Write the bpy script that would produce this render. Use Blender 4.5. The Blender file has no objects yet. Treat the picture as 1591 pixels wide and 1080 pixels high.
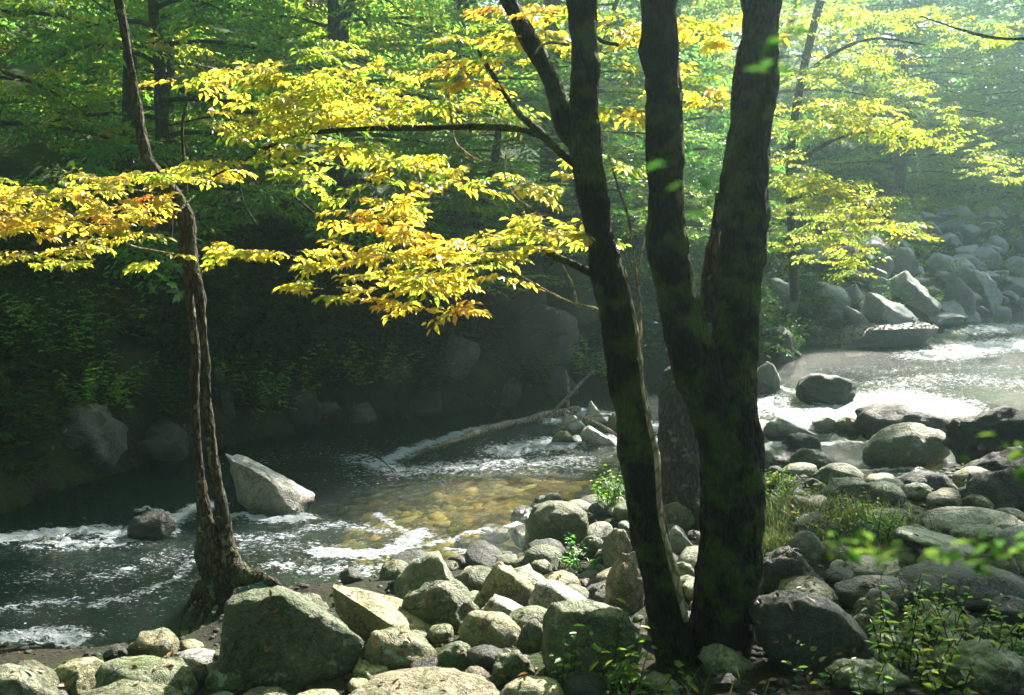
import bpy, bmesh, math, random
import numpy as np
from mathutils import Vector, Matrix
R_ = math.radians
scene = bpy.context.scene
COL = scene.collection

# ------------------------------------------------------------------ camera, sky, sun, exposure
CAM_Z, F, CX, CY, HOR = 3.0, 1547.0, 795.5, 540.0, 330.0
PITCH = math.atan((CY - HOR) / F)
cam_d = bpy.data.cameras.new('camera'); cam = bpy.data.objects.new('camera', cam_d); COL.objects.link(cam)
cam.location = (0, 0, CAM_Z); cam.rotation_euler = (math.pi / 2 - PITCH, 0, 0)
cam_d.sensor_width = 36; cam_d.lens = 35; cam_d.clip_end = 400; cam_d.clip_start = .05
cam_d.dof.use_dof = True; cam_d.dof.focus_distance = 8.5; cam_d.dof.aperture_fstop = 3.4
scene.camera = cam
SUN_AZ, SUN_EL = R_(33), R_(37)                 # azimuth to the right of +Y
SDIR = Vector((math.sin(SUN_AZ) * math.cos(SUN_EL), math.cos(SUN_AZ) * math.cos(SUN_EL), math.sin(SUN_EL)))
world = bpy.data.worlds.new('World'); scene.world = world; world.use_nodes = True
wn = world.node_tree; bg = wn.nodes['Background']
sky = wn.nodes.new('ShaderNodeTexSky'); sky.sky_type = 'NISHITA'; sky.sun_disc = False
sky.sun_elevation = SUN_EL; sky.sun_rotation = SUN_AZ; sky.air_density = 1.0; sky.dust_density = 1.5
wn.links.new(sky.outputs[0], bg.inputs[0]); bg.inputs[1].default_value = 0.05
sun_d = bpy.data.lights.new('sun', 'SUN'); sun_d.energy = 5.0; sun_d.angle = R_(.55); sun_d.color = (1, .93, .80)
sun = bpy.data.objects.new('sun', sun_d); COL.objects.link(sun)
sun.rotation_euler = SDIR.to_track_quat('Z', 'Y').to_euler(); sun.location = (10, 10, 30)
scene.view_settings.view_transform = 'Standard'; scene.view_settings.look = 'None'
scene.view_settings.gamma = 1; scene.view_settings.use_curve_mapping = False
scene.view_settings.exposure = 2.25
scene.render.engine = 'CYCLES'
cy = scene.cycles
cy.max_bounces = 6; cy.diffuse_bounces = 3; cy.glossy_bounces = 3; cy.transmission_bounces = 4; cy.transparent_max_bounces = 12; cy.volume_bounces = 1
cy.use_denoising = True; cy.sample_clamp_indirect = 4; cy.caustics_reflective = False; cy.caustics_refractive = False
HAZE_DENSITY = 0.0027

# ------------------------------------------------------------------ noise
_rg = np.random.RandomState(7)
_perm = np.concatenate([_rg.permutation(256)] * 3)
_grad = _rg.normal(size=(256, 3)); _grad /= np.linalg.norm(_grad, axis=1)[:, None]
def perlin(p):
    p = np.asarray(p, float); i = np.floor(p).astype(int); f = p - i; i &= 255
    u = f * f * f * (f * (f * 6 - 15) + 10); out = 0
    for dx in (0, 1):
        for dy in (0, 1):
            for dz in (0, 1):
                g = _grad[_perm[_perm[_perm[i[:, 0] + dx] + i[:, 1] + dy] + i[:, 2] + dz]]
                d = ((f - (dx, dy, dz)) * g).sum(1)
                w = (u[:, 0] if dx else 1 - u[:, 0]) * (u[:, 1] if dy else 1 - u[:, 1]) * (u[:, 2] if dz else 1 - u[:, 2])
                out = out + w * d
    return out * 1.5
def fbm(p, octaves=4, off=0.0, gain=.5):
    p = np.asarray(p, float) + off; s = 0; a = 1
    for k in range(octaves):
        s = s + a * perlin(p); p = p * 2.03 + 11.7; a *= gain
    return s
def sstep(a, b, x):
    t = np.clip((x - a) / (b - a), 0, 1); return t * t * (3 - 2 * t)

# ------------------------------------------------------------------ pixel of the photograph -> place
FW = np.array((0, math.cos(PITCH), -math.sin(PITCH))); UP = np.array((0, math.sin(PITCH), math.cos(PITCH)))
def ray(px, py):
    d = FW + (px - CX) / F * np.array((1., 0, 0)) + (CY - py) / F * UP
    return d
def at(px, py, depth):                           # point at world y = depth
    d = ray(px, py); return np.array((0, 0, CAM_Z)) + d * (depth / d[1])
def onz(px, py, z=0.0):
    d = ray(px, py); return np.array((0, 0, CAM_Z)) + d * ((z - CAM_Z) / d[2])

# ------------------------------------------------------------------ river shape
FAR = [onz(*q)[:2] for q in ((-700, 860), (-300, 840), (0, 800), (150, 745), (300, 705), (500, 662), (700, 640), (900, 612), (1190, 597), (1245, 562), (1400, 556), (1500, 528), (1591, 508))]
FAR = [np.array((-60., 3.)), np.array((-25., 6.5))] + FAR + [np.array((24., 31.)), np.array((36., 36.)), np.array((80., 42.))]
NEAR = [onz(*q)[:2] for q in ((-900, 1090), (-200, 1035), (0, 1015), (280, 1000), (420, 935), (560, 915), (720, 900), (800, 885), (835, 840), (920, 800), (960, 765), (1080, 745), (1200, 738), (1330, 765), (1400, 760), (1480, 735), (1591, 712))]
NEAR = [np.array((-60., -6.))] + NEAR + [np.array((14., 15.)), np.array((30., 19.)), np.array((80., 24.))]
def seg_dist(x, y, line):
    best = np.full(x.shape, 1e9)
    for a, b in zip(line[:-1], line[1:]):
        dx, dy = b - a; t = np.clip(((x - a[0]) * dx + (y - a[1]) * dy) / (dx * dx + dy * dy), 0, 1)
        best = np.minimum(best, np.hypot(x - a[0] - t * dx, y - a[1] - t * dy))
    return best
def y_on(x, line):
    l = np.array(line); return np.interp(x, l[:, 0], l[:, 1])
def water_level(x, y):
    return .26 * sstep(14.3, 16.6, y) * sstep(2.5, 5.2, x) + .2 * sstep(19.5, 23, y) * sstep(7, 11, x)
def ground_z(x, y, detail=True):
    x = np.atleast_1d(np.asarray(x, float)); y = np.atleast_1d(np.asarray(y, float))
    yf, yn = y_on(x, FAR), y_on(x, NEAR); dF, dN = seg_dist(x, y, FAR), seg_dist(x, y, NEAR)
    wr = sstep(1.5, 6.5, x); wl = water_level(x, y)
    left = 1.5 * (1 - np.exp(-dF / .7)) + .34 * np.maximum(dF - .6, 0) + .25 * np.maximum(dF - 6, 0)
    right = np.minimum(dF * .75, 2.35) + .15 * np.maximum(dF - 3.2, 0) + .42 * np.maximum(dF - 13, 0)
    far = left * (1 - wr) + right * wr
    far = 15 * np.tanh(far / 15)
    near = .28 * (1 - np.exp(-dN / .35)) + .125 * dN
    near = 5 * np.tanh(near / 5)
    bed = -np.minimum(np.minimum(.12 + .35 * dN, .38 + .3 * dF), .55)
    bed = bed + .38 * np.exp(-((x + .1) ** 2 / 7 + (y - 10.8) ** 2 / 4.2)) + .25 * np.exp(-((x + 3.3) ** 2 / .5 + (y - 7.6) ** 2 / .10)) - .25 * sstep(-.8, -3., x); bed = np.minimum(bed, -.13)
    z = np.where(y > yf, far + wl, np.where(y < yn, near, bed + wl))
    if detail:
        p = np.stack([x, y, 0 * x], -1)
        n1 = fbm(p * .9, 4) * .16; n2 = fbm(p * .12, 3, 5.) * 1.4
        z = z + np.where(y > yf, n1 * np.clip(dF, .2, 2) + n2 * np.clip(dF / 14, 0, 1), np.where(y < yn, n1 * .5, n1 * .35))
    return z
def hit(px, py, water=False):
    d = ray(px, py); t = np.arange(3.0, 75, .02); P = np.array((0, 0, CAM_Z)) + d * (t / d[1])[:, None]
    g = ground_z(P[:, 0], P[:, 1], False)
    if water: g = np.maximum(g, water_level(P[:, 0], P[:, 1]))
    k = np.argmax(P[:, 2] < g)
    return P[k]

# ------------------------------------------------------------------ mesh helpers
def tag(o, label=None, cat=None, group=None, kind=None):
    if label: o['label'] = label
    if cat: o['category'] = cat
    if group: o['group'] = group
    if kind: o['kind'] = kind
    return o
def empty(name, loc, label=None, cat=None, group=None):
    o = bpy.data.objects.new(name, None); COL.objects.link(o); o.location = [float(c) for c in loc]
    return tag(o, label, cat, group)
class MB:
    def __init__(s): s.V = []; s.Q = []; s.T = []; s.n = 0; s.tint = []; s.mq = []; s.mt = []
    def add(s, V, quads=None, tris=None, tint=0.0, mat=0):
        V = np.asarray(V, float).reshape(-1, 3)
        if quads is not None and len(quads): q = np.asarray(quads, int).reshape(-1, 4) + s.n; s.Q.append(q); s.mq.append(np.full(len(q), mat))
        if tris is not None and len(tris): t = np.asarray(tris, int).reshape(-1, 3) + s.n; s.T.append(t); s.mt.append(np.full(len(t), mat))
        s.V.append(V); s.tint.append(np.broadcast_to(np.asarray(tint, float), (len(V),)).copy() if np.ndim(tint) == 0 else np.asarray(tint, float)); s.n += len(V)
    def mesh(s, name, mats, shift=(0, 0, 0), smooth=True, attr='tint'):
        V = (np.concatenate(s.V) - np.asarray(shift, float)).astype(np.float32)
        Q = np.concatenate(s.Q) if s.Q else np.zeros((0, 4), int); T = np.concatenate(s.T) if s.T else np.zeros((0, 3), int)
        me = bpy.data.meshes.new(name)
        me.vertices.add(len(V)); me.vertices.foreach_set('co', V.ravel())
        loops = np.concatenate([Q.ravel(), T.ravel()]).astype(np.int32)
        me.loops.add(len(loops)); me.loops.foreach_set('vertex_index', loops)
        me.polygons.add(len(Q) + len(T))
        me.polygons.foreach_set('loop_start', np.concatenate([np.arange(len(Q)) * 4, len(Q) * 4 + np.arange(len(T)) * 3]).astype(np.int32))
        me.polygons.foreach_set('material_index', np.concatenate((s.mq or [np.zeros(0)]) + (s.mt or [])).astype(np.int32))
        me.update(calc_edges=True)
        a = me.attributes.new(attr, 'FLOAT', 'POINT'); a.data.foreach_set('value', np.concatenate(s.tint).astype(np.float32))
        for m in (mats if isinstance(mats, (list, tuple)) else [mats]): me.materials.append(m)
        if smooth: me.polygons.foreach_set('use_smooth', np.ones(len(me.polygons), bool))
        return me
    def build(s, name, mats, parent=None, smooth=True, attr='tint', loc=None):
        sh = tuple(parent.location) if parent else (loc if loc is not None else (0, 0, 0))
        o = bpy.data.objects.new(name, s.mesh(name, mats, sh, smooth, attr)); COL.objects.link(o)
        if parent: o.parent = parent
        elif loc is not None: o.location = [float(c) for c in loc]
        return o
def curve(pts, n):                               # Catmull-Rom through rows of any width
    P = np.asarray(pts, float); P = np.vstack([2 * P[0] - P[1], P, 2 * P[-1] - P[-2]])
    d = np.linalg.norm(np.diff(P[1:-1, :3], axis=0), axis=1); c = np.concatenate([[0], np.cumsum(d)])
    out = []
    for s in np.linspace(0, c[-1], n):
        k = min(np.searchsorted(c, s, 'right') - 1, len(d) - 1); t = (s - c[k]) / max(d[k], 1e-9)
        a, b, e, g = P[k], P[k + 1], P[k + 2], P[k + 3]
        out.append(.5 * (2 * b + (e - a) * t + (2 * a - 5 * b + 4 * e - g) * t * t + (3 * b - a - 3 * e + g) * t ** 3))
    return np.array(out)
def tube(mb, pts, rad, sides=6, rough=0.0, seed=0.0, cap=True, mat=0, ridges=0.0, tint=0.0):
    P = np.asarray(pts, float); n = len(P); rad = np.broadcast_to(np.asarray(rad, float), (n,))
    T = np.gradient(P, axis=0); T /= np.linalg.norm(T, axis=1)[:, None] + 1e-12
    ref = np.array((.37, .91, .15)) if abs(T[0] @ np.array((.37, .91, .15))) < .9 else np.array((1., 0, 0))
    A = np.cross(T, ref); A /= np.linalg.norm(A, axis=1)[:, None]; B = np.cross(T, A)
    th = np.linspace(0, 2 * math.pi, sides, endpoint=False)
    D = A[:, None] * np.cos(th)[None, :, None] + B[:, None] * np.sin(th)[None, :, None]
    V = P[:, None] + D * rad[:, None, None]
    if rough:
        q = V.reshape(-1, 3)
        k = fbm(q * 3.2, 3, seed) * rough
        if ridges:
            ang = np.tile(th, n); L = np.repeat(np.concatenate([[0], np.cumsum(np.linalg.norm(np.diff(P, axis=0), axis=1))]), sides)
            rr = np.repeat(rad, sides)
            s_ = np.stack([np.cos(ang) * rr * 42, np.sin(ang) * rr * 42, L * 5.5], -1)
            k = k + (np.abs(fbm(s_, 3, seed + 9)) - .3) * ridges
        V = V + D * k.reshape(n, sides)[:, :, None]
    i = np.arange(n - 1)[:, None] * sides + np.arange(sides)[None]; j = np.arange(n - 1)[:, None] * sides + (np.arange(sides)[None] + 1) % sides
    Q = np.stack([i, j, j + sides, i + sides], -1).reshape(-1, 4)
    V = V.reshape(-1, 3); tris = []
    if cap:
        V = np.vstack([V, P[:1], P[-1:]]); a = np.arange(sides); b = (a + 1) % sides
        tris = np.concatenate([np.stack([b, a, a * 0 + n * sides], -1), np.stack([a + (n - 1) * sides, b + (n - 1) * sides, a * 0 + n * sides + 1], -1)])
    mb.add(V, Q, tris, mat=mat, tint=tint)

# ------------------------------------------------------------------ materials
def new_mat(name):
    m = bpy.data.materials.new(name); m.use_nodes = True; nt = m.node_tree; nt.nodes.clear()
    return m, nt, (lambda t, **k: _n(nt, t, **k))
def _n(nt, t, ins=None, **k):
    nd = nt.nodes.new(t)
    for a, b in k.items(): setattr(nd, a, b)
    for a, b in (ins or {}).items():
        if isinstance(b, bpy.types.NodeSocket): nt.links.new(b, nd.inputs[a])
        else: nd.inputs[a].default_value = b
    return nd
def ramp(N, fac, stops):
    r = N('ShaderNodeValToRGB', ins={0: fac}); e = r.color_ramp.elements
    while len(e) > 1: e.remove(e[0])
    e[0].position = stops[0][0]; e[0].color = (*stops[0][1], 1) if len(stops[0][1]) == 3 else stops[0][1]
    for p, c in stops[1:]: k = e.new(p); k.color = (*c, 1)
    return r.outputs[0]
def noise(N, vec, scale, detail=5, rough=.55, dist=0.0):
    return N('ShaderNodeTexNoise', ins={'Vector': vec, 'Scale': scale, 'Detail': detail, 'Roughness': rough, 'Distortion': dist}).outputs[0]
def mathn(N, op, a, b=0.0, clamp=False):
    return N('ShaderNodeMath', operation=op, use_clamp=clamp, ins={0: a, 1: b}).outputs[0]
def mixc(N, fac, a, b, blend='MIX'):
    nd = N('ShaderNodeMix', data_type='RGBA', blend_type=blend)
    for sock, v in ((nd.inputs[0], fac), (nd.inputs[6], a), (nd.inputs[7], b)):
        if isinstance(v, bpy.types.NodeSocket): nd.id_data.links.new(v, sock)
        else: sock.default_value = (*v, 1) if isinstance(v, tuple) and len(v) == 3 else v
    return nd.outputs[2]
def maprange(N, v, a, b, c=0., d=1.):
    return N('ShaderNodeMapRange', ins={0: v, 1: a, 2: b, 3: c, 4: d}).outputs[0]

def stone_mat(name, base, dark, moss, moss_amt, pale=.0, wet=True):
    m, nt, N = new_mat(name); out = N('ShaderNodeOutputMaterial')
    tc = N('ShaderNodeTexCoord').outputs['Object']; geo = N('ShaderNodeNewGeometry'); oi = N('ShaderNodeObjectInfo')
    off = N('ShaderNodeVectorMath', operation='MULTIPLY_ADD', ins={0: oi.outputs['Random'], 1: (17., 31., 23.), 2: geo.outputs['Position']}).outputs[0]
    n1 = noise(N, off, 3.1, 6, .6); n2 = noise(N, off, 17, 6, .65); n3 = noise(N, off, 90, 4, .7); n4 = noise(N, off, 6.5, 5, .7, .6)
    c = mixc(N, n1, dark, base)
    c = mixc(N, maprange(N, n2, .42, .62), mixc(N, .35, c, dark), c)
    crack = maprange(N, mathn(N, 'ABSOLUTE', mathn(N, 'SUBTRACT', noise(N, off, 2.3, 5, .6, 1.1), .5)), 0, .011, 1, 0)
    pits = maprange(N, noise(N, off, 42, 5, .7), .34, .46, 1, 0)
    c = mixc(N, maprange(N, n3, .55, .68, 0, .35), c, tuple(min(1, x * 2.0 + .05) for x in base))     # mineral flecks
    c = mixc(N, mathn(N, 'MULTIPLY', pits, .4), c, tuple(x * .4 for x in dark))
    c = mixc(N, maprange(N, noise(N, off, 9, 3, .5), .62, .68, 0, .6 + pale), c, (.34, .36, .30))    # lichen blotches
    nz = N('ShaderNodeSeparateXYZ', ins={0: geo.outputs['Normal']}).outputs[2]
    c = mixc(N, maprange(N, mathn(N, 'ADD', nz, mathn(N, 'MULTIPLY', n1, .5)), .75, 1.1, 0, .34 + pale * .4), c, tuple(min(.7, x * 1.7 + .06) for x in base))     # sunlight painted on the tops: paler where the stone faces up
    mm = mathn(N, 'ADD', mathn(N, 'MULTIPLY', nz, .10), n4)
    mf = maprange(N, mm, .80 - moss_amt * .38, .92 - moss_amt * .30, 0, .93)
    mossc = mixc(N, n2, tuple(x * .55 for x in moss), tuple(x * 1.5 for x in moss))
    c = mixc(N, mf, c, mossc)
    c = mixc(N, mathn(N, 'MULTIPLY', n2, mathn(N, 'MULTIPLY', maprange(N, n3, .35, .6, 1, 0), .5)), c, tuple(x * .5 for x in dark))
    c = mixc(N, mathn(N, 'MULTIPLY', crack, .7), c, tuple(x * .3 for x in dark))
    br = N('ShaderNodeHueSaturation', ins={'Hue': maprange(N, mathn(N, 'FRACT', mathn(N, 'MULTIPLY', oi.outputs['Random'], 7.3)), 0, 1, .47, .52), 'Value': maprange(N, oi.outputs['Random'], 0, 1, .7, 1.45), 'Color': c}).outputs[0]
    rough = .62
    if wet:
        pz = N('ShaderNodeSeparateXYZ', ins={0: geo.outputs['Position']}).outputs[2]
        wz = maprange(N, mathn(N, 'ADD', pz, mathn(N, 'MULTIPLY', n1, .12)), .10, .18, 1, 0)
        br = mixc(N, mathn(N, 'MULTIPLY', wz, .62), br, (.018, .02, .014)); rough = maprange(N, wz, 0, 1, .62, .25)
    h = mathn(N, 'ADD', mathn(N, 'MULTIPLY', n2, .6), mathn(N, 'MULTIPLY', n3, .22)); h = mathn(N, 'ADD', h, mathn(N, 'MULTIPLY', mf, .2)); h = mathn(N, 'SUBTRACT', h, mathn(N, 'ADD', mathn(N, 'MULTIPLY', crack, .35), mathn(N, 'MULTIPLY', pits, .25))); h = mathn(N, 'ADD', h, mathn(N, 'MULTIPLY', n4, .9))
    bp = N('ShaderNodeBump', ins={'Strength': .95, 'Distance': .05, 'Height': h}).outputs[0]
    bs = N('ShaderNodeBsdfPrincipled', ins={'Base Color': br, 'Roughness': rough, 'Normal': bp, 'Specular IOR Level': .5})
    nt.links.new(bs.outputs[0], out.inputs[0]); return m
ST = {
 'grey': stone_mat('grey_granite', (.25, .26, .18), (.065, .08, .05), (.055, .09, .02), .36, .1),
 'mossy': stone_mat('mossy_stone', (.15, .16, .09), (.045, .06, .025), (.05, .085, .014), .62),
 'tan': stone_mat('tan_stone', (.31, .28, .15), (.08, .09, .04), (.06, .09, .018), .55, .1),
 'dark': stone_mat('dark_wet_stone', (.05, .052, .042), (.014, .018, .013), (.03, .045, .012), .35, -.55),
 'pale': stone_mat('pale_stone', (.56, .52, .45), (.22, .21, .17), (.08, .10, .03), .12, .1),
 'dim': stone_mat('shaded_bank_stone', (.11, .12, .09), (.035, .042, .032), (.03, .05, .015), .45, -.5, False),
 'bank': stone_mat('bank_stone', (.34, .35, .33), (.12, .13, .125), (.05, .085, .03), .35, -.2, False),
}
def leaf_mat(name, dif, tra, tfac=.5, rv=.12, gloss=.5):
    m, nt, N = new_mat(name); out = N('ShaderNodeOutputMaterial')
    a = N('ShaderNodeAttribute', attribute_name='tint').outputs['Fac']; oi = N('ShaderNodeObjectInfo').outputs['Random']
    f = mathn(N, 'ADD', a, maprange(N, oi, 0, 1, -rv, rv), True)
    d = ramp(N, f, dif); t = ramp(N, f, tra)
    D = N('ShaderNodeBsdfPrincipled', ins={'Base Color': d, 'Roughness': .38, 'Specular IOR Level': gloss}).outputs[0]
    Tn = N('ShaderNodeBsdfTranslucent', ins={'Color': t}).outputs[0]
    mx = N('ShaderNodeMixShader', ins={0: tfac, 1: D, 2: Tn}).outputs[0]
    nt.links.new(mx, out.inputs[0]); return m
LEAF_G = leaf_mat('green_leaf', [(0, (.035, .10, .022)), (.5, (.065, .13, .025)), (.8, (.11, .14, .025)), (1, (.20, .17, .02))],
                  [(0, (.10, .40, .06)), (.5, (.30, .62, .06)), (.8, (.60, .70, .06)), (1, (.80, .62, .06))], .58)
LEAF_Y = leaf_mat('autumn_leaf', [(0, (.09, .13, .02)), (.3, (.32, .27, .03)), (.65, (.45, .30, .03)), (.88, (.42, .19, .025)), (1, (.30, .08, .02))],
                  [(0, (.40, .60, .05)), (.3, (.90, .82, .08)), (.65, (.98, .76, .08)), (.88, (.95, .50, .05)), (1, (.7, .2, .04))], .58, .22)
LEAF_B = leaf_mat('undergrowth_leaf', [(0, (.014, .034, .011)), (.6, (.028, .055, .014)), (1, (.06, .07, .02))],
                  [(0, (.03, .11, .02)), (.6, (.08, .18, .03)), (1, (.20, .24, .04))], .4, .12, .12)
LITTER = leaf_mat('fallen_leaf', [(0, (.09, .045, .025)), (.5, (.19, .075, .03)), (1, (.24, .13, .05))], [(0, (.08, .03, .02)), (1, (.2, .1, .03))], .15)
GRASS = leaf_mat('grass_blade', [(0, (.03, .065, .015)), (.6, (.07, .11, .02)), (1, (.22, .19, .07))], [(0, (.08, .22, .03)), (.6, (.22, .36, .05)), (1, (.5, .42, .15))], .45)

def bark_mat(name, base, dark, moss, amt, lichen=0.0, bump=.04):
    m, nt, N = new_mat(name); out = N('ShaderNodeOutputMaterial'); geo = N('ShaderNodeNewGeometry')
    p = geo.outputs['Position']
    st = N('ShaderNodeMapping', ins={'Vector': p, 'Scale': (1, 1, .22)}).outputs[0]
    n1 = noise(N, st, 34, 6, .65, .3); n2 = noise(N, p, 5, 5, .6); n3 = noise(N, p, 60, 4, .6)
    vr = N('ShaderNodeTexVoronoi', feature='DISTANCE_TO_EDGE', ins={'Vector': N('ShaderNodeMapping', ins={'Vector': p, 'Scale': (1, 1, .30)}).outputs[0], 'Scale': 30., 'Randomness': 1.}).outputs[0]
    pl = maprange(N, mathn(N, 'ADD', vr, mathn(N, 'MULTIPLY', n3, .12)), .06, .24)
    c = mixc(N, maprange(N, n1, .38, .62), dark, base); c = mixc(N, pl, tuple(x * .4 for x in dark), c)
    c = mixc(N, maprange(N, n2, .62 - amt * .25, .70 - amt * .15, 0, .9), c, mixc(N, n3, tuple(x * .6 for x in moss), tuple(x * 1.4 for x in moss)))
    if lichen: c = mixc(N, maprange(N, noise(N, p, 11, 4, .6), .60, .66, 0, lichen), c, (.36, .38, .30))
    h = mathn(N, 'ADD', mathn(N, 'ADD', mathn(N, 'MULTIPLY', n1, .6), mathn(N, 'MULTIPLY', pl, .5)), mathn(N, 'MULTIPLY', n3, .3))
    bp = N('ShaderNodeBump', ins={'Strength': .9, 'Distance': bump, 'Height': h}).outputs[0]
    bs = N('ShaderNodeBsdfPrincipled', ins={'Base Color': c, 'Roughness': .88, 'Normal': bp, 'Specular IOR Level': .25})
    nt.links.new(bs.outputs[0], out.inputs[0]); return m
BARK = bark_mat('dark_mossy_bark', (.017, .0155, .009), (.004, .004, .003), (.055, .085, .012), .58)
BARK2 = bark_mat('grey_brown_bark', (.11, .085, .05), (.03, .024, .016), (.08, .09, .025), .25, .4)
BARK_P = bark_mat('pale_twig_bark', (.48, .40, .28), (.24, .18, .11), (.12, .12, .05), .05, .4, .005)
BARK_B = bark_mat('woodland_bark', (.10, .09, .07), (.04, .035, .028), (.04, .055, .02), .4, .3)
DRIFT = bark_mat('driftwood', (.42, .34, .28), (.16, .12, .09), (.08, .08, .03), .05, .2, .01)

# ground
def ground_mat():
    m, nt, N = new_mat('forest_ground'); out = N('ShaderNodeOutputMaterial'); p = N('ShaderNodeNewGeometry').outputs['Position']
    n1 = noise(N, p, 1.3, 6, .6); n2 = noise(N, p, 22, 6, .65); n3 = noise(N, p, 5, 5, .6)
    c = mixc(N, maprange(N, n2, .35, .65), (.010, .011, .007), (.032, .030, .018))
    c = mixc(N, maprange(N, n1, .45, .62, 0, .85), c, mixc(N, n2, (.018, .035, .010), (.05, .075, .02)))
    v = N('ShaderNodeTexVoronoi', feature='F1', ins={'Vector': p, 'Scale': 9., 'Randomness': 1.}); vc = v.outputs['Color']
    bed = mixc(N, N('ShaderNodeSeparateColor', ins={0: vc}).outputs[0], (.20, .11, .025), (.70, .42, .10))
    bed = mixc(N, maprange(N, n3, .45, .6), bed, (.17, .15, .05)); bed = mixc(N, maprange(N, v.outputs['Distance'], .05, .11, .0, .35), bed, (.05, .035, .015))
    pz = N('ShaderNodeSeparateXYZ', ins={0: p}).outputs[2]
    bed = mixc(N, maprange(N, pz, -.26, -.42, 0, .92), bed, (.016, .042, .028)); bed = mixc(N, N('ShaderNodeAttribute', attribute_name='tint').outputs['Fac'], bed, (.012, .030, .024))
    c = mixc(N, maprange(N, mathn(N, 'ADD', pz, mathn(N, 'MULTIPLY', n3, .1)), -.03, .02, 1, 0), c, bed)
    c = mixc(N, mathn(N, 'MULTIPLY', maprange(N, pz, 1.5, 4, 0, 1), maprange(N, n3, .3, .5, .5, 1)), c, mixc(N, n2, (.02, .045, .012), (.05, .085, .02)))
    bp = N('ShaderNodeBump', ins={'Strength': .9, 'Distance': .05, 'Height': n2}).outputs[0]
    bs = N('ShaderNodeBsdfPrincipled', ins={'Base Color': c, 'Roughness': .9, 'Normal': bp, 'Specular IOR Level': .2})
    nt.links.new(bs.outputs[0], out.inputs[0]); return m
def axis(parts):
    out = []
    for a, b, s in parts: out.append(np.arange(a, b, s))
    return np.concatenate(out + [[parts[-1][1]]])
gx = axis([(-64, -14, 1.2), (-14, -7, .22), (-7, 12, .075), (12, 20, .2), (20, 64, 1.2)])
gy = axis([(-16, 3, 1.0), (3, 16, .075), (16, 28, .15), (28, 45, .5), (45, 72, 1.0)])
X, Y = np.meshgrid(gx, gy); Z = ground_z(X.ravel(), Y.ravel())
nx, ny = len(gx), len(gy)
def grid_quads(nx, ny):
    i = (np.arange(ny - 1)[:, None] * nx + np.arange(nx - 1)[None]).ravel()
    return np.stack([i, i + 1, i + 1 + nx, i + nx], -1)
fart = np.where(Y.ravel() > y_on(X.ravel(), FAR), 1., np.maximum(sstep(2.4, .8, seg_dist(X.ravel(), Y.ravel(), FAR)), sstep(13.2, 14.2, Y.ravel()) * sstep(2, 3.5, X.ravel())))
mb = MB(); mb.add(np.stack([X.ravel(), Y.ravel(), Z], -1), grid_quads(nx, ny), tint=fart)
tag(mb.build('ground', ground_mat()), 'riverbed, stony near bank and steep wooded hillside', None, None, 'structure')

# ------------------------------------------------------------------ water
# white water and painted sun sparkles: lines in the photograph (pixels), width in metres, strength
FOAM_SPARKLE = [([(-40, 842), (60, 832), (140, 826), (215, 830), (270, 808), (325, 788)], .16, 1.0), ([(60, 850), (160, 845), (230, 838)], .15, .7),
 ([(215, 792), (245, 792), (262, 805), (272, 830)], .05, .9), ([(355, 806), (430, 808), (480, 806)], .09, .95), ([(350, 835), (420, 840), (520, 815), (600, 826)], .12, .55),
 ([(500, 858), (560, 866), (610, 856), (650, 832)], .13, 1.0), ([(585, 800), (640, 835), (645, 852), (700, 838), (810, 815)], .045, .8), ([(700, 857), (740, 862)], .07, .8),
 ([(430, 880), (560, 890), (600, 885)], .16, .6), ([(150, 940), (200, 930), (270, 905), (300, 870)], .10, .55), ([(0, 1000), (50, 985), (110, 990)], .15, .85), ([(0, 948), (60, 940), (120, 935)], .10, .55),
 ([(380, 850), (480, 850), (560, 875)], .25, .45), ([(60, 900), (180, 895), (280, 860)], .25, .40),
 ([(60, 945), (250, 905), (500, 855)], .55, .24), ([(600, 735), (900, 722)], .55, .42), ([(380, 720), (520, 700), (600, 690)], .5, .22),
 ([(585, 722), (640, 700), (700, 680), (760, 664)], .13, .95), ([(560, 712), (620, 735), (760, 722), (900, 715)], .30, .62), ([(790, 700), (860, 690), (950, 685), (1040, 690)], .32, .95), ([(870, 655), (905, 640), (950, 650)], .25, 1.0), ([(1000, 660), (1040, 670)], .3, .8),
 ([(1180, 632), (1260, 632), (1330, 615), (1400, 610), (1480, 618), (1530, 640), (1640, 640)], .50, .86), ([(1185, 640), (1260, 640), (1330, 628)], .4, .9), ([(1180, 612), (1255, 608)], .12, .7),
 ([(1185, 692), (1250, 690)], .16, .85), ([(1270, 690), (1350, 687)], .10, .8), ([(1320, 733), (1400, 730), (1430, 732)], .05, .8), ([(1405, 784), (1450, 782)], .05, .8),
 ([(1380, 600), (1470, 592), (1591, 598)], .6, .5), ([(1330, 582), (1440, 578), (1591, 575)], .6, .38), ([(1450, 560), (1520, 545), (1640, 540)], .7, .8), ([(1515, 528), (1560, 524), (1640, 524)], .6, .7)]
def foam_sparkle_at(x, y):
    v = np.zeros(x.shape)
    for pts, w, s in FOAM_SPARKLE:
        L = [onz(a, b, .2 if (a > 1180 and b < 650) else 0.)[:2] for a, b in pts]
        if pts[0][0] > 1180: L = [q + 0 for q in L]
        d = seg_dist(x, y, L); v = np.maximum(v, s * np.exp(-(d / w) ** 2 * .6)); v = np.maximum(v, .28 * s * np.exp(-(d / (w * 2.4)) ** 2))
    return v
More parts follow.
